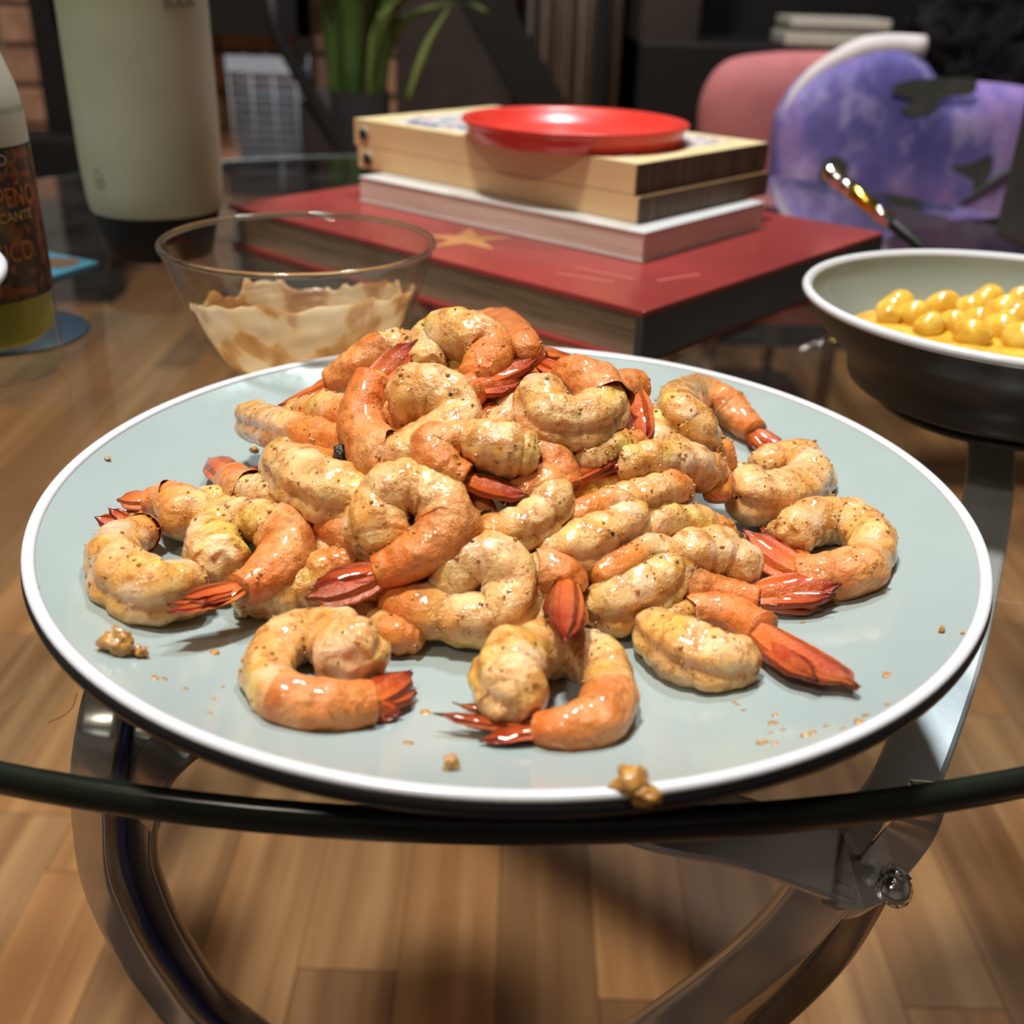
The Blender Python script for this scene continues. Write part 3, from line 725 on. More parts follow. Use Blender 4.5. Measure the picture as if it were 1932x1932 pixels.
# ------------------------------------------------------------------ glass bowl with sauce
gc = at(564, 459, T + .055); gc = Vector((gc.x, gc.y, T))
gb = thing('glass_bowl', gc, 'clear glass bowl smeared with orange sauce behind the plate', 'bowl')
GR = .0605
def gprof(off):
    z = [0.0, .0005, .002, .006, .012, .022, .034, .046, .0535]; r = [.0001, .0265, .0315, .0368, .0412, .0461, .0502, .0539, .0562]
    return [(max(.0001, a - off), b + (off if b < .003 else 0)) for a, b in zip(r, z)]
pr = cr(gprof(0), 40) + [(.0567, .0545), (.0570, .0552), (.0564, .0558), (.0553, .0553)] + cr(gprof(.0022)[::-1], 40)
M_REALGLASS = NT('solid_glass').set(Base_Color=(.98, .97, .93), Roughness=.0, Transmission_Weight=1.0, IOR=1.45).m
o = mobj('bowl_rim', *revolve([(.0562 + .0013 * math.cos(q), .0556 + .0013 * math.sin(q)) for q in [2 * PI * k / 12 for k in range(12)]], gc, 160, True), M_REALGLASS, gb)
mobj('bowl_wall', *revolve([(max(.0001, a), b) for a, b in pr], gc, 128), M_CLEAR, gb)
def make_sauce():
    m = NT('orange_mayo'); co = m.coord(scale=(1, 1, .8)); a = m.noise(co, 48, 3, .5); b = m.noise(m.coord(scale=(1, 1, 7)), 60, 5)
    c = m.ramp(a, [(.38, (.46, .18, .035)), (.45, (.66, .32, .09)), (.50, (.88, .62, .33)), (.7, (.95, .76, .52))])
    c = m.mix(m.math('MULTIPLY', b, .35), c, (.90, .62, .34))
    m.set(Base_Color=c, Roughness=.25, Coat_Weight=.4, Subsurface_Weight=0.0); m.bump(b, .5, .002)
    tl = m.add('ShaderNodeBsdfTranslucent'); m.li(c, tl.inputs[0]); mx = m.add('ShaderNodeMixShader'); mx.inputs[0].default_value = .55
    m.li(m.b.outputs[0], mx.inputs[1]); m.li(tl.outputs[0], mx.inputs[2]); m.li(mx.outputs[0], m.out.inputs[0]); return m.m
M_SAUCE = make_sauce()
V = []; F = []; n, m_ = 160, 26; pp = cr(gprof(.0034), 60)
for i in range(n):
    a = 2 * PI * i / n; dx, dy = math.cos(a), math.sin(a)
    fr = max(0, -dy)   # front side is smeared higher
    h = .024 + .017 * fr + .005 * noise.noise(Vector((dx * 1.7, dy * 1.7, 1))) * 1.6 + .004 * noise.noise(Vector((dx * 4, dy * 4, 3))) + .013 * max(0, dx) ** 3 * (1 if dy < .3 else .5) + .006 * max(0, noise.noise(Vector((dx * 9, dy * 9, 9)))) * (1 if dy > 0 else .4)
    h = max(.010, min(.049, h))
    for j in range(m_):
        z = .0015 + (h - .0015) * j / (m_ - 1)
        r = .02
        for (r0, z0), (r1, z1) in zip(pp, pp[1:]):
            if z0 <= z <= z1: r = r0 + (r1 - r0) * (z - z0) / max(1e-6, z1 - z0)
        th2 = .0009 * noise.noise(Vector((dx * 4, dy * 4, z * 160)))
        if j == m_ - 1: r += .0010
        r = r - .0001 - max(-.0003, th2)
        V.append((gc.x + r * dx, gc.y + r * dy, gc.z + z + .0010))
for i in range(n):
    for j in range(m_ - 1):
        i2 = (i + 1) % n; F.append((i * m_ + j, i2 * m_ + j, i2 * m_ + j + 1, i * m_ + j + 1))
F.append(tuple(i * m_ for i in range(n))[::-1])
tag(mobj('sauce', V, F, M_SAUCE), 'orange cream sauce smeared round the inside of the glass bowl', 'sauce')

# ------------------------------------------------------------------ bowls of pasta (right) and bowl at the left edge
def bowl(c, R, h, foot, label):
    b = thing('pasta_bowl', c, label, 'bowl')
    outer = cr([(foot, 0.0), (foot + .001, .002), (foot - .001, .0048), (foot + .012, .0085), (R * .76, h * .42), (R * .92, h * .72), (R - .0008, h - .002)], 40)
    mobj('bowl_outside', *revolve([(.0001, .001), (foot - .004, .001), (foot - .002, 0)] + outer, c, 160), M_BOWLOUT, b)
    rm = [(R - .0010, h - .0030), (R + .0006, h - .0022), (R + .0008, h - .0008), (R, h + .0004), (R - .0014, h + .0008), (R - .0028, h), (R - .0034, h - .0015)]
    o = mobj('bowl_rim', *revolve(rm, c, 160), M_RIM, b); o['label'] = 'white rounded rim'
    inner = cr([(R - .0033, h - .0014), (R * .93, h * .80), (R * .82, h * .55), (R * .62, h * .30), (R * .3, h * .17), (.0001, h * .16)], 40)
    mobj('bowl_inside', *revolve([(max(.0001, a), z) for a, z in inner], c, 160), M_BOWLIN, b)
    return b
bc = at(1930, 566, T + .046); bc = Vector((bc.x, bc.y, T)); BR = .0865
bowl(bc, BR, .046, .050, 'black bowl with white rim holding yellow pasta at the right edge')
def make_pasta():
    m = NT('cheese_pasta'); co = m.coord(rand=True); n = m.noise(co, 140, 4)
    m.set(Base_Color=m.ramp(n, [(.3, (.60, .30, .030)), (.55, (.80, .52, .07)), (.75, (.88, .66, .16))]), Roughness=.22, Coat_Weight=.6, Coat_Roughness=.08,
          Subsurface_Weight=.15, Subsurface_Scale=.004)
    m.bump(n, .4, .001); return m.m
M_PASTA = make_pasta()
zs = .0245; rsur = BR * .80
V = [(bc.x, bc.y, T + zs)]; F = []; nr, ns = 20, 80
for i in range(1, nr + 1):
    for j in range(ns):
        r = rsur * i / nr; a = 2 * PI * j / ns; x, y = r * math.cos(a), r * math.sin(a)
        V.append((bc.x + x, bc.y + y, T + zs + .0018 * noise.noise(Vector((x * 90, y * 90, 0))) * (1 - (i / nr) ** 4)))
for j in range(ns): F.append((0, 1 + j, 1 + (j + 1) % ns))
for i in range(nr - 1):
    for j in range(ns):
        j2 = (j + 1) % ns; F.append((1 + i * ns + j, 1 + (i + 1) * ns + j, 1 + (i + 1) * ns + j2, 1 + i * ns + j2))
tag(mobj('pasta_sauce', V, F, M_PASTA), 'thick yellow cheese sauce around the pasta in the black bowl', 'sauce')
pb = [(1700, 585, .011), (1730, 600, .009), (1785, 580, .009), (1830, 588, .0085), (1870, 572, .0105), (1905, 590, .010), (1925, 605, .011), (1760, 618, .008), (1800, 615, .008), (1850, 612, .009),
      (1890, 628, .010), (1830, 636, .009), (1925, 645, .010), (1675, 600, .006), (1932, 570, .009)]
for k, (x, y, s) in enumerate(pb):
    p = at(x, y, T + zs + .002); a = rs_.uniform(-1, 1); s *= 1.12
    pts = [(p.x + math.cos(a + q * .9) * s * q * 1.0, p.y + math.sin(a + q * .9) * s * q * 1.0, p.z + .0015 - abs(q) * .002) for q in (-1, -.5, 0, .5, 1)]
    rr = [s * .2, s * .62, s * .7, s * .62, s * .2]
    V, F = tube(pts, rr, 14, n=None); o = subsurf(mobj('pasta_piece', V, F, M_PASTA), 2)
    row = 0 if y <= 592 else 1 if y <= 612 else 2
    same = sorted(q[0] for q in pb if (0 if q[1] <= 592 else 1 if q[1] <= 612 else 2) == row)
    tag(o, '%s piece of yellow pasta from the left in the %s of the black bowl' % (('first', 'second', 'third', 'fourth', 'fifth', 'sixth', 'seventh')[same.index(x)], ('back row', 'middle row', 'front row')[row]),
        'pasta', 'pasta pieces in the right bowl')
lc = at(22, 548, T + .068); lc = Vector((lc.x - .0895, lc.y, T))
bowl(lc, .080, .068, .040, 'black bowl with white rim just entering at the left edge')

# ------------------------------------------------------------------ books, boxes, lid
def make_pages(name, c0, c1, sc=900):
    m = NT(name); tc = m.coord(scale=(.03, .03, 1)); f = m.noise(tc, sc, 3); g = m.noise(m.coord(), 12, 3)
    c = m.mix(m.ramp(g, [(.4, (0, 0, 0)), (.6, (.3, .3, .3))]), m.ramp(f, [(.35, c0), (.65, c1)]), tuple(x * .8 for x in c0))
    m.set(Base_Color=c, Roughness=.6); m.bump(f, .3, .001); return m.m
M_PAGES = make_pages('old_pages', (.20, .135, .085), (.36, .26, .17))
M_PAGEW = make_pages('white_pages', (.62, .50, .44), (.74, .62, .55))
M_REDCOV = plain('red_cover', (.26, .036, .034), .22, var=.25, scale=9)
M_SPINE = plain('dark_spine', (.035, .032, .032), .5, var=.2)
M_WHITECOV = plain('white_cover', (.62, .66, .68), .25)
M_BOXWOOD = plain('pale_box_side', (.66, .43, .22), .45, var=.06, scale=30)
def make_stripes():
    m = NT('dark_streaked_edge'); co = m.coord(scale=(1, 1, .05)); f = m.noise(co, 260, 4, .7)
    m.set(Base_Color=m.ramp(f, [(.35, (.045, .022, .012)), (.7, (.16, .085, .045))]), Roughness=.55); m.bump(f, .3, .001); return m.m
M_BOXDARK = make_stripes()
def slab(name, A, B, D, z0, z1, label, cat, mf, mr, mt, cover=None):
    """A=front corner, B=left corner, D=right corner (xy). faces: front (A-B), right (A-D), top"""
    A, B, D = Vector(A[:2]), Vector(B[:2]), Vector(D[:2])
    u = (B - A); v = (D - A); dev = math.acos(u.normalized().dot(v.normalized())) - PI / 2      # square the corner, half on each side
    sgn = 1 if (u.x * v.y - u.y * v.x) > 0 else -1
    def rot(q, a): return Vector((q.x * math.cos(a) - q.y * math.sin(a), q.x * math.sin(a) + q.y * math.cos(a)))
    print(name, 'dev', math.degrees(dev)); u = rot(u, sgn * dev / 2); vn = rot(v, -sgn * dev / 2); E = A + u + vn; D2 = A + vn
    t = thing(name, ((A.x + E.x) / 2, (A.y + E.y) / 2, z0), label, cat)
    return t, A, u, vn
def quadbox(A, u, v, z0, z1):
    return prism([A, A + v, A + u + v, A + u], z0, z1)
zb1 = T + .0262
A = at(1216, 588, zb1); B = at(445, 383, zb1); D = at(1655, 436, zb1)
t, A2, u, v = slab('large_book', A, B, D, T, zb1, 'large thick book with a red cover lying flat under the smaller ones', 'book', 0, 0, 0)
un, vn = u.normalized(), v.normalized()
print('big book', u.length, v.length)
V, F = quadbox(A2 + un * .004 + vn * .003, u - un * .008, v - vn * .006, T + .003, zb1 - .0030); o = mobj('pages', V, F, M_PAGES, t, False); o['label'] = 'brown page edges'
for z0, z1 in ((T + .0002, T + .003), (zb1 - .003, zb1)):
    V, F = quadbox(A2, u, v, z0, z1); o = bevel(mobj('cover', V, F, M_REDCOV, t, False), .0006); o['label'] = 'red laminated cover'
V, F = quadbox(A2 - vn * .0004, u, vn * .0026, T + .0005, zb1 - .0031)
V, F = quadbox(A2 - un * .0, un * .0042, v, T + .0005, zb1 - .0031); o = mobj('spine', V, F, M_SPINE, t, False); o['label'] = 'dark grey spine'
# faint gold star and lettering bars printed on the red cover
M_GOLD = plain('gold_print', (.42, .20, .07), .3)
M_PINKP = plain('pale_red_print', (.45, .12, .10), .3)
sc_ = Vector(at(880, 452, zb1)[:2]); sp = []
for k in range(10):
    a = 2 * PI * k / 10 + .3; r = .028 if k % 2 == 0 else .010; sp.append(sc_ + Vector((math.cos(a) * r, math.sin(a) * r)))
V, F = prism(sp, zb1, zb1 + .0002); mobj('cover_print', V, F, M_GOLD, t, False)
for (x0, y0, x1, y1) in ((1050, 516, 1160, 533), (1085, 505, 1200, 528), (1240, 530, 1320, 518)):
    a = Vector(at(x0, y0, zb1)[:2]); b = Vector(at(x1, y1, zb1)[:2]); d = (b - a).normalized(); nrm = Vector((-d.y, d.x)) * .0012
    V, F = prism([a - nrm, b - nrm, b + nrm, a + nrm], zb1, zb1 + .0002); mobj('cover_print', V, F, M_PINKP, t, False)
# white paperback
lo = zb1 + .0004; A0 = at(1213, 495, lo); 
def top_of(pa, px, py):   # height of the point straight above pa seen at pixel row py
    best = None
    for k in range(1, 400):
        q = Vector((pa.x, pa.y, pa.z + k * .0002)); d = q - CAM; yy = 966 - FPX * d.dot(Uv) / d.dot(Fv)
        if yy <= py: return q.z
zb2 = top_of(A0, 1215, 440); print('white book z', zb2 - lo)
A = at(1216, 440, zb2); B = at(688, 331, zb2); D = at(1436, 380, zb2)
t, A2, u, v = slab('paperback_book', A, B, D, lo, zb2, 'white paperback book lying on the red book under the wooden boxes', 'book', 0, 0, 0)
print('white', u.length, v.length)
un, vn = u.normalized(), v.normalized()
V, F = quadbox(A2 + un * .0006 + vn * .0006, u - un * .0012, v - vn * .0012, lo + .0006, zb2 - .0006); mobj('pages', V, F, M_PAGEW, t, False)
for z0, z1 in ((lo, lo + .0006), (zb2 - .0006, zb2)):
    V, F = quadbox(A2, u, v, z0, z1); mobj('cover', V, F, M_WHITECOV, t, False)
# two flat wooden boxes
lo = zb2 + .0003; A0 = at(1196, 421, lo); zm = top_of(A0, 1200, 371); zt2 = top_of(A0, 1207, 311); print('boxes', zm - lo, zt2 - zm)
A = at(1205, 311, zt2); B = at(690, 222, zt2); D = at(1434, 268, zt2)
M_HOLE = plain('hole_black', (.01, .01, .01), .4); M_RING = plain('hole_ring', (.35, .30, .22), .4)
def wbox(z0, z1, shift, label):
    t, A2, u, v = slab('wooden_box', A, B, D, z0, z1, label, 'box', 0, 0, 0)
    un, vn = u.normalized(), v.normalized(); A2 = A2 + un * shift
    V, F = quadbox(A2 + un * .0012, u - un * .0012, v, z0, z1); bevel(mobj('box_body', V, F, M_BOXWOOD, t, False), .0006)
    V, F = quadbox(A2, un * .0013, v, z0 + .0002, z1 - .0003); o = mobj('dark_side', V, F, M_BOXDARK, t, False); o['label'] = 'dark streaked right side'  # right side coloured darker than the pale front, with streaks
    c = A2 + u * .955 - vn * .0002; zc = (z0 + z1) / 2; n_ = Vector((-vn.x, -vn.y, 0)); c3 = Vector((c.x, c.y, zc))
    mobj('hole_ring', *tube([tuple(c3 - n_ * .001), tuple(c3 + n_ * .0006)], .0048, 24, up=(0, 0, 1)), M_RING, t)
    mobj('hole', *tube([tuple(c3 - n_ * .001), tuple(c3 + n_ * .0009)], .0032, 24, up=(0, 0, 1)), M_HOLE, t)
    return t, A2, u, v, un, vn
wbox(lo, zm - .0002, -.003, 'lower of the two pale wooden boxes stacked on the white book')
t, A2, u, v, un, vn = wbox(zm, zt2, 0, 'upper pale wooden box with a printed top under the red lid')
print('box', u.length, v.length)
def make_print():
    m = NT('printed_picture'); co = m.coord(); n = m.noise(co, 60, 3, .6)
    m.set(Base_Color=m.ramp(n, [(.35, (.10, .16, .35)), (.45, (.62, .62, .66)), (.55, (.70, .66, .58)), (.62, (.55, .16, .18)), (.72, (.15, .25, .45))], 'CONSTANT'), Roughness=.3); return m.m
M_YTOP = plain('box_top_paper', (.72, .60, .34), .4, var=.15, scale=80)
V, F = quadbox(A2 + un * .0005, u - un * .001, v, zt2, zt2 + .0003); mobj('top_paper', V, F, M_YTOP, t, False)
V, F = quadbox(A2 + un * .018 + vn * .012, u - un * .036, v - vn * .022, zt2 + .0003, zt2 + .0005); mobj('top_picture', V, F, make_print(), t, False)
# red plastic lid
zl = zt2 + .0006
M_RED = NT('red_plastic').set(Base_Color=(.60, .036, .026), Roughness=.28, Subsurface_Weight=.1, Subsurface_Scale=.003).m
lcn = at(1085, 233, zl + .0085); lr = (at(1301, 240, zl + .009) - at(871, 226, zl + .009)).length / 2; print('lid r', lr)
lid = thing('plastic_lid', (lcn.x, lcn.y, zl), 'round red plastic lid lying on the wooden boxes', 'lid')
k = lr
lp = [(.0001, .0022), (k * .80, .0022), (k * .83, .0028), (k * .93, .0095), (k * .955, .0108), (k * .985, .0112), (k, .0105), (k, .0090), (k * .975, .0080), (k * .965, .0065), (k * .95, .0002), (k * .92, 0), (.0001, 0)]
mobj('lid_disc', *revolve(lp, (lcn.x, lcn.y, zl), 128), M_RED, lid)
mobj('lid_rim', *revolve([(k * (.993 + .010 * math.cos(a)), .0100 + .0011 * math.sin(a)) for a in [2 * PI * q / 10 for q in range(10)]], (lcn.x, lcn.y, zl), 128, True), M_RED, lid)

# ------------------------------------------------------------------ frosted bottle
fc = at(307, 478, T); fc = Vector((fc.x, fc.y, T))
fb = thing('frosted_bottle', fc, 'tall frosted bottle of pale green drink with a black base', 'bottle')
dist = (fc - CAM).length
def make_frost():
    m = NT('frosted_green'); co = m.coord(); n = m.noise(co, 14, 2); 
    m.set(Base_Color=m.ramp(n, [(.3, (.34, .36, .24)), (.7, (.42, .45, .34))]), Roughness=.55, Subsurface_Weight=.4, Subsurface_Scale=.02, Subsurface_Radius=(.8, 1, .7)); return m.m
fr = cr([(.0290, .0240), (.0352, .0262), (.0382, .032), (.0398, .055), (.0402, .09), (.0402, .13), (.0400, .17), (.038, .21), (.030, .245), (.018, .265)], 60)
mobj('bottle_body', *revolve([(.0001, .0225)] + fr, fc, 128), make_frost(), fb)
mobj('bottle_base', *revolve([(.0001, .0003), (.028, .0003), (.0302, .0015), (.0335, .016), (.0368, .0280), (.0372, .0300), (.0350, .0310)], fc, 96), plain('black_plastic', (.008, .0065, .005), .5, spec=.2), fb)
mobj('bottle_cap', *revolve([(.018, .262), (.019, .263), (.019, .29), (.017, .292), (.0001, .292)], fc, 64), M_BLACK, fb)
M_INK = plain('grey_ink', (.10, .11, .085), .5)
def frad(z):
    for (r0, z0), (r1, z1) in zip(fr, fr[1:]):
        if z0 <= z - fc.z <= z1: return r0 + .0002
    return .046
text_mesh('bottle_lettering', 'SODA', .0078, M_INK, fb, None, .0001, (fc.x, fc.y, frad, -PI / 2 + .62 + .34, T + .1395))
dropc = []
for k in range(24):
    a = 2 * PI * k / 24; dropc.append((.0036 * math.sin(a) * (1 - .35 * math.cos(a)), .0055 * math.cos(a)))
def wrap(pts, a0, z0, off):
    V = []
    for x, y in pts:
        R_ = frad(z0 + y) + off; a = a0 + x / R_; V.append((fc.x + R_ * math.cos(a), fc.y + R_ * math.sin(a), z0 + y))
    return V
az, zz = -PI / 2 - .66 + .16, T + .0490
Vo = wrap(dropc, az, zz, .0004); Vi = wrap([(x * .86, y * .88) for x, y in dropc], az, zz, .0004)
mobj('drop_mark', Vo + Vi, [(k, (k + 1) % 24, 24 + (k + 1) % 24, 24 + k) for k in range(24)], M_INK, fb, False)
text_mesh('drop_mark', '4', .0045, M_INK, fb, None, .0001, (fc.x, fc.y, frad, az, zz - .001))

# ------------------------------------------------------------------ hot sauce bottle
sc0 = at(-12, 715, T); sc0 = Vector((sc0.x, sc0.y + .004, T + .0018)); SR = .0275
sb = thing('hot_sauce_bottle', sc0, 'glass hot sauce bottle with green sauce and a dark printed label at the left edge', 'bottle')
sprof = [(.0001, .001), (.022, .001), (SR - .001, .002), (SR, .005), (SR, .105), (SR - .0015, .112), (.021, .128), (.0145, .142), (.0128, .150), (.0128, .175)]
mobj('bottle_glass', *revolve(sprof, sc0, 96), thin_glass('bottle_glass', (.93, .97, .93), 1.5), sb)
gl = NT('green_sauce').set(Base_Color=(.40, .40, .030), Roughness=.3, Subsurface_Weight=.6, Subsurface_Scale=.01).m
lq = [(.0001, .014), (.020, .015), (SR - .002, .019), (SR - .0016, .023), (SR - .0016, .105), (.0196, .1275), (.0135, .141), (.0115, .150), (.0001, .150)]
o = mobj('sauce_fill', *revolve(lq, sc0, 96), gl, sb); o['label'] = 'olive green sauce inside'
def make_label():
    m = NT('chilli_label'); co = m.coord(); n = m.noise(co, 150, 3, .6); n2 = m.noise(co, 90, 2)
    tc = m.add('ShaderNodeTexCoord'); sx = m.add('ShaderNodeSeparateXYZ'); m.li(tc.outputs['Object'], sx.inputs[0])
    z = m.math('SUBTRACT', sx.outputs['Z'], sc0.z)
    band = m.math('MULTIPLY', m.math('GREATER_THAN', z, .036), m.math('LESS_THAN', z, .092))
    art = m.ramp(n, [(.38, (.012, .010, .010)), (.50, (.16, .028, .010)), (.57, (.20, .075, .015)), (.61, (.02, .06, .03)), (.65, (.012, .010, .010))], 'CONSTANT')
    c = m.mix(m.math('MULTIPLY', band, m.ramp(n2, [(.45, (0, 0, 0)), (.5, (1, 1, 1))])), (.012, .010, .011), art)
    m.set(Base_Color=c, Roughness=.3); return m.m
o = mobj('bottle_label', *revolve([(SR + .0003, .0355), (SR + .0003, .093)], sc0, 96), make_label(), sb); o['label'] = 'black label with red chilli artwork'
nk = plain('neck_label', (.46, .47, .37), .45)
o = mobj('neck_label', *revolve([(SR + .0002, .093), (SR + .0001, .1035), (SR - .0012, .1125), (.0215, .1285), (.0150, .1425), (.0133, .150)], sc0, 96), nk, sb); o['label'] = 'pale green neck sleeve with fine print'
M_OR = plain('label_orange', (.42, .13, .025), .4); M_YE = plain('label_gold', (.48, .34, .10), .4); M_GY = plain('label_grey', (.35, .33, .30), .4)
for s, sz, dzz, m_, da in (('MILD', .0058, .0885, M_GY, 0), ('JALAPEÑO', .0105, .0745, M_OR, .03), ('SALSA PICANTE', .0050, .0675, M_YE, -.1), ('MEXICO', .0105, .0540, M_OR, -.08), ('ORIGINAL', .0042, .0390, M_OR, 0)):
    text_mesh('label_lettering', s, sz, m_, sb, None, .0001, (sc0.x, sc0.y, SR + .0005, -PI / 2 + .92 + da, sc0.z + dzz), .7 if sz > .01 else 1.0)
for k in range(4):
    text_mesh('fine_print', 'INGREDIENTS', .0032, M_INK, sb, None, .0001, (sc0.x, sc0.y, (lambda z, s=sc0.z: SR - max(0, (z - s - .1125)) * .40 + .0002), -PI / 2 + .75, sc0.z + .122 - k * .004))
mobj('bottle_cap', *revolve([(.0145, .165), (.015, .166), (.015, .19), (.0135, .192), (.0001, .192)], sc0, 48), plain('cap_green', (.03, .12, .03), .35), sb)
cc = at(92, 640, T); M_COAST = plain('blue_coaster', (.012, .026, .045), .4, spec=.3)
tag(mobj('coaster', *revolve([(.0001, .0002), (.036, .0002), (.0368, .0008), (.036, .0016), (.0001, .0016)], (cc.x - .022, cc.y + .006, T), 96), M_COAST), 'dark blue round coaster behind the hot sauce bottle', 'coaster')
# light blue booklet
b0 = at(186, 494, T + .002); b1 = at(92, 524, T + .002); dd = Vector((b1.x - b0.x, b1.y - b0.y)).normalized(); nn = Vector((-dd.y, dd.x));
if nn.y < 0: nn = -nn
q = Vector(b0[:2]); bk = thing('booklet', (q.x, q.y, T), 'light blue booklet with a brown picture behind the hot sauce bottle', 'booklet')
w2 = .075
V, F = prism([q, q + dd * .11, q + dd * .11 + Vector((-.03, .05)), q + Vector((-.055, .028))], T + .0002, T + .002)
mobj('booklet_cover', V, F, plain('booklet_blue', (.05, .22, .34), .35, var=.3, scale=60), bk, False)
qq = Vector(at(105, 496, T + .002)[:2])
V, F = prism([qq + Vector((math.cos(a) * .014, math.sin(a) * .012)) for a in [k * PI / 8 for k in range(16)]], T + .002, T + .0022)
mobj('cover_picture', V, F, plain('booklet_brown', (.12, .07, .045), .4), bk, False)

# ------------------------------------------------------------------ chrome handled utensil and black speaker at the right
h0 = at(1738, 466, T + .020); h1 = at(1556, 318, T + .088)
# make the rod a plausible length: keep the tip nearer
h1 = CAM + (h1 - CAM) * (((h0 - CAM).length + .02) / (h1 - CAM).length)
ut = thing('cutlery', (h0.x, h0.y, T), 'shiny metal cutlery handle sticking up behind the right bowl', 'cutlery')
ax = (h1 - h0); Lh = ax.length; print('handle', Lh, h1.z - T, h0.z - T)
def hp_(a): return tuple(h0 + ax * a)
mobj('grip', *tube([hp_(-.25), hp_(0), hp_(.28), hp_(.30)], [.0026, .0032, .0038, .0030], 20), M_BLACK, ut)
mobj('ferrule', *tube([hp_(.30), hp_(.31), hp_(.44), hp_(.46)], [.0040, .0046, .0048, .0044], 20), M_STEEL, ut)
o = mobj('highlight_band', *tube([hp_(.46), hp_(.47), hp_(.70), hp_(.71)], [.0038, .0044, .0048, .004], 20), plain('yellow_glint', (.75, .55, .08), .18, 1), ut); o['label'] = 'yellow highlight painted on as a band'  # yellow highlight on the chrome handle, put in as a coloured band
mobj('handle_end', *tube([hp_(.71), hp_(.72), hp_(.78), hp_(.79), hp_(.80), hp_(.96), hp_(1), hp_(1.01)], [.0046, .0050, .0050, .0047, .0050, .0050, .0040, .001], 20), M_STEEL, ut)
s0 = at(1968, 500, T + .0); 
V, F = boxm(s0.x + .07, s0.y + .05, T + .055, .13, .09, .110, .12)
spk = thing('speaker_box', (s0.x + .07, s0.y + .05, T), 'black upright box at the right edge behind the pasta bowl', 'box')
bevel(mobj('box_case', V, F, M_SPINE, spk, False), .006, 3)

# ------------------------------------------------------------------ background
def slab3(name, px0, px1, py, y, z0, z1, dep, mat, label, cat, rz=0):
    a = atd(px0, py, y); b = atd(px1, py, y)
    V, F = boxm((a.x + b.x) / 2, y + dep / 2, (z0 + z1) / 2, abs(b.x - a.x), dep, z1 - z0, rz)
    return tag(bevel(mobj(name, V, F, mat, None, False), .004), label, cat)
# rack of dark metal with a panel above the white basket
rk = thing('metal_rack', (atd(300, 100, 2.15).x, 2.15, 0), 'black metal rack standing against the brick wall', 'rack')
for px0, px1, nm in ((66, 128, 'post'), (562, 588, 'post')):
    a = atd(px0, 120, 2.1); b = atd(px1, 120, 2.1)
    V, F = boxm((a.x + b.x) / 2, 2.13, .6, b.x - a.x, .04, 1.2); mobj(nm, V, F, M_BLACK, rk, False)
a = atd(100, 60, 2.1); b = atd(585, 60, 2.1)
z1 = atd(500, 68, 2.1).z
V, F = boxm((a.x + b.x) / 2, 2.18, z1 + .1, b.x - a.x, .14, .2); o = mobj('shelf_box', V, F, M_BLACK, rk, False)
z2 = atd(90, 290, 2.1).z
V, F = boxm(atd(110, 290, 2.1).x, 2.10, z2 / 2 + .015, .16, .10, z2 + .05); bevel(mobj('foot', V, F, M_BLACK, rk, False), .01)
# white wire basket
M_WIRE = plain('white_wire', (.36, .40, .48), .4)
ya = 1.95; a = atd(428, 110, ya); b = atd(556, 110, ya); zt_ = a.z; zb_ = atd(490, 300, ya).z - .02
wb = thing('wire_basket', ((a.x + b.x) / 2, ya, zb_), 'white wire basket standing by the brick wall', 'basket')
x0, x1 = a.x, b.x
for k in range(12):
    z = zb_ + (zt_ - .02 - zb_) * k / 11
    mobj('wire', *tube([(x0, ya, z), (x1, ya, z), (x1, ya + .12, z), (x0, ya + .12, z), (x0, ya, z)], .0013, 6), M_WIRE, wb)
for k in range(4):
    x = x0 + (x1 - x0) * k / 3; mobj('wire', *tube([(x, ya, zt_), (x, ya, zb_), (x, ya + .12, zb_), (x, ya + .12, zt_)], .0016, 6), M_WIRE, wb)
V, F = boxm((x0 + x1) / 2, ya + .0, zt_ - .008, x1 - x0 + .006, .006, .026); mobj('top_band', V, F, M_WIRE, wb, False)
V, F = boxm((x0 + x1) / 2, ya + .06, (zb_ + zt_ - .06) / 2, x1 - x0 - .01, .10, zt_ - zb_ - .07); bevel(mobj('contents', V, F, plain('grey_cloth', (.06, .063, .075), .9, var=.4, scale=25), wb, False), .01)
st = thing('stool', ((x0 + x1) / 2, ya + .06, 0), 'dark low stand under the white wire basket', 'stand')
V, F = boxm((x0 + x1) / 2, ya + .06, zb_ / 2, x1 - x0 + .02, .15, zb_ - .002); bevel(mobj('stand_body', V, F, M_DARKWOOD, st, False), .005)
# slanted black chair leg + base
ch = thing('folding_chair', (atd(600, 250, 1.75).x, 1.75, 0), 'dark folding chair with a slanted black leg behind the frosted bottle', 'chair')
p0, p1, p2 = atd(500, -60, 1.7), atd(520, 60, 1.7), atd(640, 275, 1.7)
dirn = (p2 - p1); p3 = p2 + dirn * (p2.z / -dirn.z)
mobj('leg', *tube([tuple(p0), tuple(p1), tuple(p2), tuple(p3)], .011, 12), M_BLACK, ch)
q0 = Vector((p0.x + .25, p0.y + .02, p0.z)); q1 = Vector((p2.x - .08, p2.y + .02, p2.z * .3))
V, F = boxm(p2.x + .0, 1.75, p2.z * .62, .13, .10, p2.z * 1.2); bevel(mobj('seat_bag', V, F, plain('dark_fabric', (.022, .017, .016), .9, bump=.3), ch, False), .04, 4)
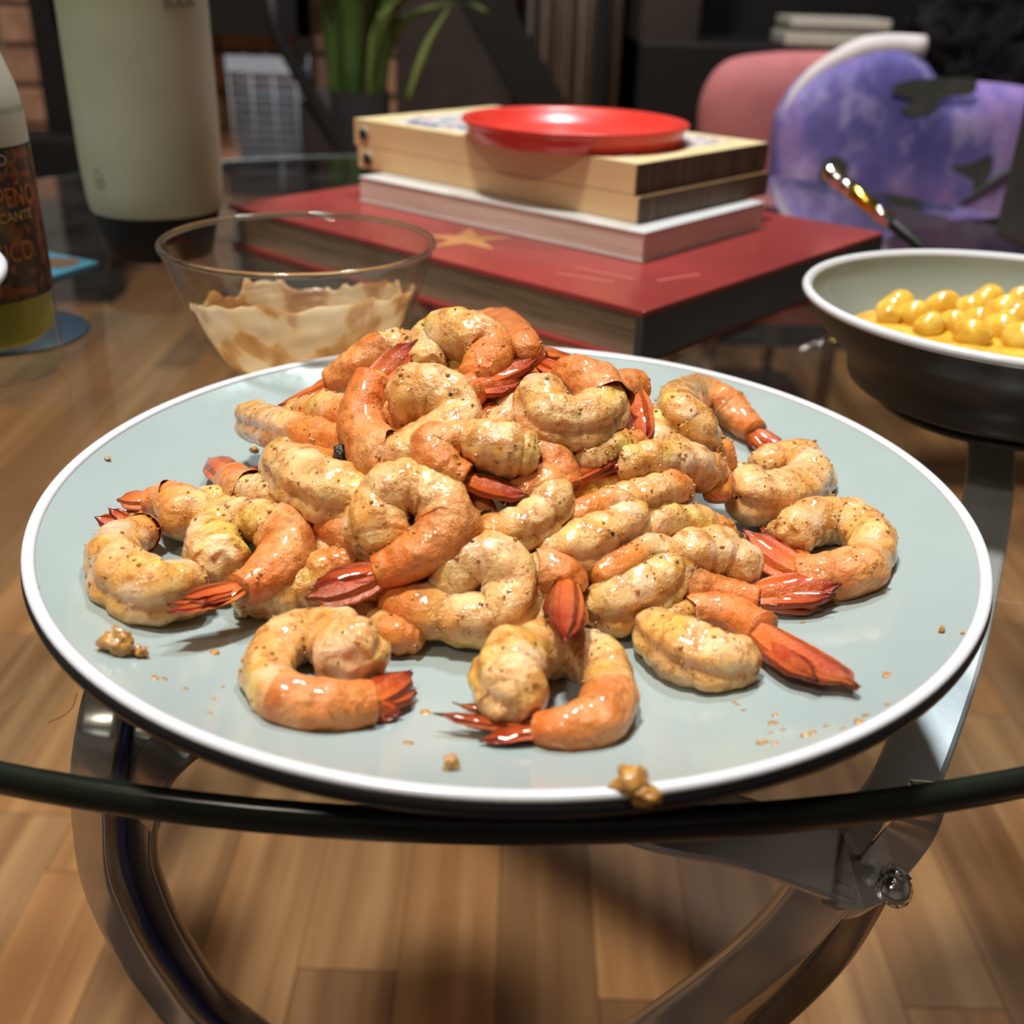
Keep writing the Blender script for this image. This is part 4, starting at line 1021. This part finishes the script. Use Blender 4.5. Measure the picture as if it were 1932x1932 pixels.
# plant in a dark pot
yp = 1.45; pc0 = atd(680, 200, yp); zpot = atd(690, 172, yp).z
pt = thing('potted_plant', (pc0.x, yp, 0), 'green strap leaved plant in a dark pot behind the stack of books', 'plant')
mobj('pot', *revolve([(.0001, .002), (.028, .002), (.034, .05), (.038, zpot), (.035, zpot), (.034, zpot - .02), (.0001, zpot - .02)], (pc0.x, yp, 0), 48), plain('pot_dark', (.010, .008, .008), .8, spec=.1), pt)
M_LEAF = plain('leaf_green', (.045, .085, .020), .35, var=.4, scale=12); M_LEAF2 = plain('leaf_lime', (.14, .18, .05), .35, var=.3, scale=12)
leaves = [(618, -20, 22, 0), (640, -30, 26, 0), (668, -30, 34, 0), (690, -30, 40, 0), (712, -30, 34, 0), (735, -40, 26, 0), (800, -20, 16, 1), (860, 5, 20, 1), (655, -10, 22, 0), (760, -20, 22, 0)]
for k, (x, y, wpx, c) in enumerate(leaves):
    e = atd(x, y, yp - .02 + .02 * (k % 3)); b0 = Vector((pc0.x + (k - 5) * .006, yp, zpot - .018)); wd = wpx / FPX * 1.45 * .8
    mid = (b0 + e) / 2 + Vector((-(e.x - b0.x) * .18, 0, .03)); L = cr([tuple(b0), tuple(mid), tuple(e), tuple(e + (e - mid) * .6 - Vector((0, 0, .03)))], 16)
    V = []; F = []
    for i, p in enumerate(L):
        ww = wd * (.45 + .55 * math.sin(PI * min(1, i / 15 * .9 + .1))) * (1 if i < 12 else (16 - i) / 4.2)
        p = Vector(p)
        for dx, dy in ((-ww, -.001), (-ww * .5, .003), (0, .006), (ww * .5, .003), (ww, -.001), (0, .0035)): V.append(p + Vector((dx, dy, 0)))
    for i in range(15):
        for j in range(6): F.append((i * 6 + j, i * 6 + (j + 1) % 6, (i + 1) * 6 + (j + 1) % 6, (i + 1) * 6 + j))
    mobj('leaf', V, F, M_LEAF2 if c else M_LEAF, pt)
yl = [(790, 180, 20), (800, 120, 18), (820, 60, 14)]
L = cr([tuple(atd(770, 190, yp - .05)), tuple(atd(790, 130, yp - .05)), tuple(atd(815, 70, yp - .05)), tuple(atd(850, 10, yp - .05))], 14)
b0 = Vector((pc0.x + .02, yp, zpot - .01)); L = [tuple(b0)] + L
V = []; F = []
for i, p in enumerate(L):
    ww = .006 * math.sin(PI * min(1, i / 14 * .93 + .06)) + .0006; p = Vector(p)
    for dx, dy in ((-ww, 0), (0, .002), (ww, 0), (0, -.001)): V.append(p + Vector((dx, dy, 0)))
for i in range(len(L) - 1):
    for j in range(4): F.append((i * 4 + j, i * 4 + (j + 1) % 4, (i + 1) * 4 + (j + 1) % 4, (i + 1) * 4 + j))
o = mobj('leaf', V, F, M_LEAF2, pt); o['label'] = 'long lime green leaf'
# dark brown cabinet behind the plant with slanted plank
slab3('cabinet', 745, 970, 100, 2.12, 0, 1.3, .2, M_DARKWOOD, 'tall dark brown cabinet behind the plant', 'cabinet')
pa, pb_ = atd(880, -60, 1.82), atd(985, 130, 1.82); dv = pb_ - pa; pe = pb_ + dv * ((pb_.z - .03) / -dv.z)
tag(bevel(mobj('plank', *tube([tuple(pa), tuple(pb_), tuple(pe)], 0, flat=(.07, .025), up=(0, -1, .1)), M_BLACK, None, False), .004), 'black plank leaning on the dark brown cabinet', 'plank')
# curtain
ycu = 2.2; a = atd(992, 100, ycu); b = atd(1170, 100, ycu); V = []; F = []; nx = 120
for i in range(nx):
    x = a.x + (b.x - a.x) * i / (nx - 1); dy = .018 * math.sin(i * .42) + .008 * math.sin(i * 1.1)
    V += [(x, ycu + dy, .03), (x, ycu + dy * .8, 1.6), (x, ycu + dy + .003, 1.6), (x, ycu + dy + .003, .03)]
for i in range(nx - 1):
    for j in range(4): F.append((i * 4 + j, (i + 1) * 4 + j, (i + 1) * 4 + (j + 1) % 4, i * 4 + (j + 1) % 4))
tag(mobj('curtain', V, F, plain('curtain_cloth', (.46, .40, .35), .9, var=.12)), 'beige grey pleated curtain behind the books', 'curtain')
slab3('metal_post', 1122, 1146, 100, 2.0, 0, 1.3, .03, M_BLACK, 'thin black post in front of the curtain', 'post')
slab3('metal_post', 1002, 1014, 100, 2.0, 0, 1.3, .02, M_BLACK, 'thinner black post at the left side of the curtain', 'post')
cb = thing('media_cabinet', (atd(1500, 60, 2.0).x, 2.0, 0), 'long low black cabinet behind the pink chair', 'cabinet')
a = atd(1205, 120, 1.92); b = atd(2250, 120, 1.92); zc = atd(1550, 88, 1.92).z
V, F = boxm((a.x + b.x) / 2, 2.08, zc / 2, b.x - a.x, .34, zc); bevel(mobj('cabinet_body', V, F, M_BLACK, cb, False), .004)
V, F = boxm((a.x + b.x) / 2, 2.27, .75, b.x - a.x, .03, 1.2); bevel(mobj('back_panel', V, F, M_BLACK, cb, False), .004)
V, F = boxm(a.x + .05, 2.10, .65, .10, .3, 1.3); bevel(mobj('side_panel', V, F, M_DARKWOOD, cb, False), .004)
M_OFFW = plain('off_white_plastic', (.50, .47, .42), .5)
for (x0_, x1_, yy0, yy1, lab) in ((1482, 1672, 58, 82, 'lower slim off white box on the black cabinet'), (1492, 1682, 36, 52, 'upper slim off white box on the black cabinet')):
    a = atd(x0_, yy1, 1.90); b = atd(x1_, yy1, 1.90); zz0 = zc + (.001 if yy0 > 50 else .0275); hh = .020 if yy0 > 50 else .016
    V, F = boxm((a.x + b.x) / 2, 1.96, zz0 + hh / 2, b.x - a.x, .12, hh); tag(bevel(mobj('slim_box', V, F, M_OFFW, None, False), .003), lab, 'box')
V, F = boxm(atd(1590, 60, 1.96).x, 1.97, zc + .024, .13, .09, .006); tag(mobj('spacer', V, F, M_DARKWOOD, None, False), 'dark flat pad between the two slim boxes', 'pad')
# pink chair
yc = 1.30
M_LEGW = plain('leg_wood', (.22, .14, .09), .6)
pk = plain('pink_fabric', (.42, .135, .14), .85, var=.10, scale=25, bump=.2)
chp = thing('pink_chair', (atd(1560, 200, yc).x, yc, 0), 'dusky pink low chair with rounded back behind the table', 'chair')
def outline_solid(pxs, y, dep, n_z=None, puff=.6):
    """rounded upholstered solid from an outline (px) at depth y with thickness dep"""
    pts = [atd(x, yy, y) for x, yy in cr_closed(pxs, 90)]
    c = sum(pts, Vector()) / len(pts); V = []; F = []; rings = []
    steps = [(0.0, .0), (.25, .02), (.5, .10), (.78, .30), (.93, .62), (1.0, 1.0)]
    m = len(pts); fr_ = []
    for s_, d_ in steps: rings.append((s_, -dep * (1 - d_ ** 1.4) / 2))
    for s_, d_ in steps[::-1][1:]: rings.append((s_, dep * (1 - d_ ** 1.4) / 2))
    for s_, yo in rings:
        for p in pts:
            q = c + (p - c) * max(.001, s_); V.append((q.x, y + dep / 2 + yo, q.z))
    for i in range(len(rings) - 1):
        for j in range(m): F.append((i * m + j, i * m + (j + 1) % m, (i + 1) * m + (j + 1) % m, (i + 1) * m + j))
    return V, F
def cr_closed(P, n):
    out = []; m = len(P)
    for k in range(n):
        u = k / n * m; i = int(u); f = u - i; a, b, c, d = P[(i - 1) % m], P[i % m], P[(i + 1) % m], P[(i + 2) % m]
        out.append(tuple(0.5 * (2 * b_ + (c_ - a_) * f + (2 * a_ - 5 * b_ + 4 * c_ - d_) * f * f + (3 * b_ - a_ - 3 * c_ + d_) * f ** 3) for a_, b_, c_, d_ in zip(a, b, c, d)))
    return out
V, F = outline_solid([(1345, 420), (1325, 300), (1330, 190), (1375, 122), (1460, 103), (1560, 100), (1640, 104), (1700, 130), (1725, 220), (1725, 330), (1700, 430), (1550, 450)], yc, .07)
mobj('backrest', V, F, pk, chp)
xa, xb = atd(1335, 300, yc).x, atd(1720, 300, yc).x
V, F = boxm((xa + xb) / 2, yc + .22, .26, xb - xa, .42, .09); bevel(mobj('seat', V, F, pk, chp, False), .03, 4)
for sx in (xa + .04, xb - .04):
    for sy in (yc + .06, yc + .38):
        mobj('leg', *tube([(sx, sy, 0), (sx, sy, .22)], [.008, .010], 12), M_LEGW, chp)
# purple printed blanket
def make_galaxy():
    m = NT('purple_print'); co = m.coord(scale=(1, 1, .7)); a = m.noise(co, 9, 4, .6); b = m.noise(co, 26, 5, .6); s = m.noise(co, 16, 2)
    c = m.ramp(a, [(.32, (.060, .055, .24)), (.45, (.12, .10, .36)), (.56, (.27, .18, .46)), (.68, (.32, .14, .40))])
    c = m.mix(m.ramp(b, [(.5, (0, 0, 0)), (.72, (.75, .75, .75))]), c, (.48, .42, .74))
    m.set(Base_Color=c, Roughness=.8); m.bump(b, .2, .003); return m.m
yq = 1.17
pbk = thing('purple_blanket', (atd(1700, 300, yq).x, yq, 0), 'purple galaxy print blanket with dark leaves draped over the pink chair', 'blanket')
Pq = [(1468, 440), (1466, 300), (1480, 215), (1530, 145), (1610, 100), (1700, 85), (1765, 118), (1800, 158), (1880, 160), (1990, 180), (2080, 260), (2100, 400), (2060, 520), (1800, 560), (1560, 520)]
V, F = outline_solid(Pq, yq, .075)
V = [Vector(v) + Vector((0, .006 * noise.noise(Vector(v) * 14), .0)) for v in V]
mobj('blanket_cloth', V, F, make_galaxy(), pbk)
wr = [tuple(atd(x, y, yq + .03)) for x, y in ((1478, 225), (1500, 180), (1540, 138), (1600, 104), (1660, 88), (1742, 90))]
o = mobj('blanket_hem', *tube(wr, [.003, .006, .009, .011, .012, .012], 14), plain('white_hem', (.62, .58, .60), .8), pbk) if False else mobj('blanket_hem', *tube(cr(wr, 24), [.003 + .009 * min(1, k / 16) for k in range(24)], 14), plain('white_hem', (.60, .56, .58), .8), pbk)
o['label'] = 'pale turned back hem'
M_LP = plain('leaf_print', (.045, .050, .045), .8, var=.3)
def leafprint(pxs):
    pts = [atd(x, y, yq - .0012) for x, y in cr_closed(pxs, 36)]; n = len(pts)
    V = [tuple(p) for p in pts] + [(p.x, p.y + .0011, p.z) for p in pts]
    F = [tuple(range(n)), tuple(range(n, 2 * n))[::-1]] + [(i, n + i, n + (i + 1) % n, (i + 1) % n) for i in range(n)]
    o = mobj('leaf_print', V, F, M_LP, pbk, False); o['label'] = 'dark grey green printed leaf'
leafprint([(1680, 170), (1720, 150), (1790, 148), (1840, 150), (1835, 178), (1780, 185), (1760, 210), (1720, 218), (1700, 205), (1725, 190)])
leafprint([(1755, 330), (1790, 315), (1830, 308), (1872, 292), (1865, 330), (1840, 370), (1800, 380), (1765, 360)])
leafprint([(1545, 335), (1555, 305), (1580, 295), (1600, 312), (1590, 340), (1560, 350)])
o = mobj('stem_print', *tube([tuple(atd(1932, 300, yq - .001)), tuple(atd(1870, 345, yq - .001)), tuple(atd(1800, 395, yq - .001))], .003, 6), M_LP, pbk); o['label'] = 'dark printed stem'
# black shaggy cushion
import bmesh
bmm = bmesh.new(); bmesh.ops.create_icosphere(bmm, subdivisions=5, radius=1)
cf = atd(1925, 30, 1.34)
for vv in bmm.verts:
    d = vv.co.normalized(); q = Vector((d.x * .120, d.y * .06, d.z * .125))
    k = 1 + .16 * noise.noise(d * 4) + .10 * noise.noise(d * 11) + .07 * noise.noise(d * 26)
    vv.co = q * k + Vector((0, 0, -.0))
me = bpy.data.meshes.new('shaggy_cushion'); bmm.to_mesh(me); bmm.free()
fur = NT('black_fur'); co = fur.coord(); n_ = fur.noise(co, 60, 5, .7); fur.set(Base_Color=fur.ramp(n_, [(.4, (.004, .004, .005)), (.75, (.03, .03, .035))]), Roughness=.8, Specular_IOR_Level=.15); fur.bump(n_, 1, .01)
o = link('shaggy_cushion', me, fur.m); o.location = cf; tag(o, 'black shaggy cushion leaning above the purple blanket', 'cushion')
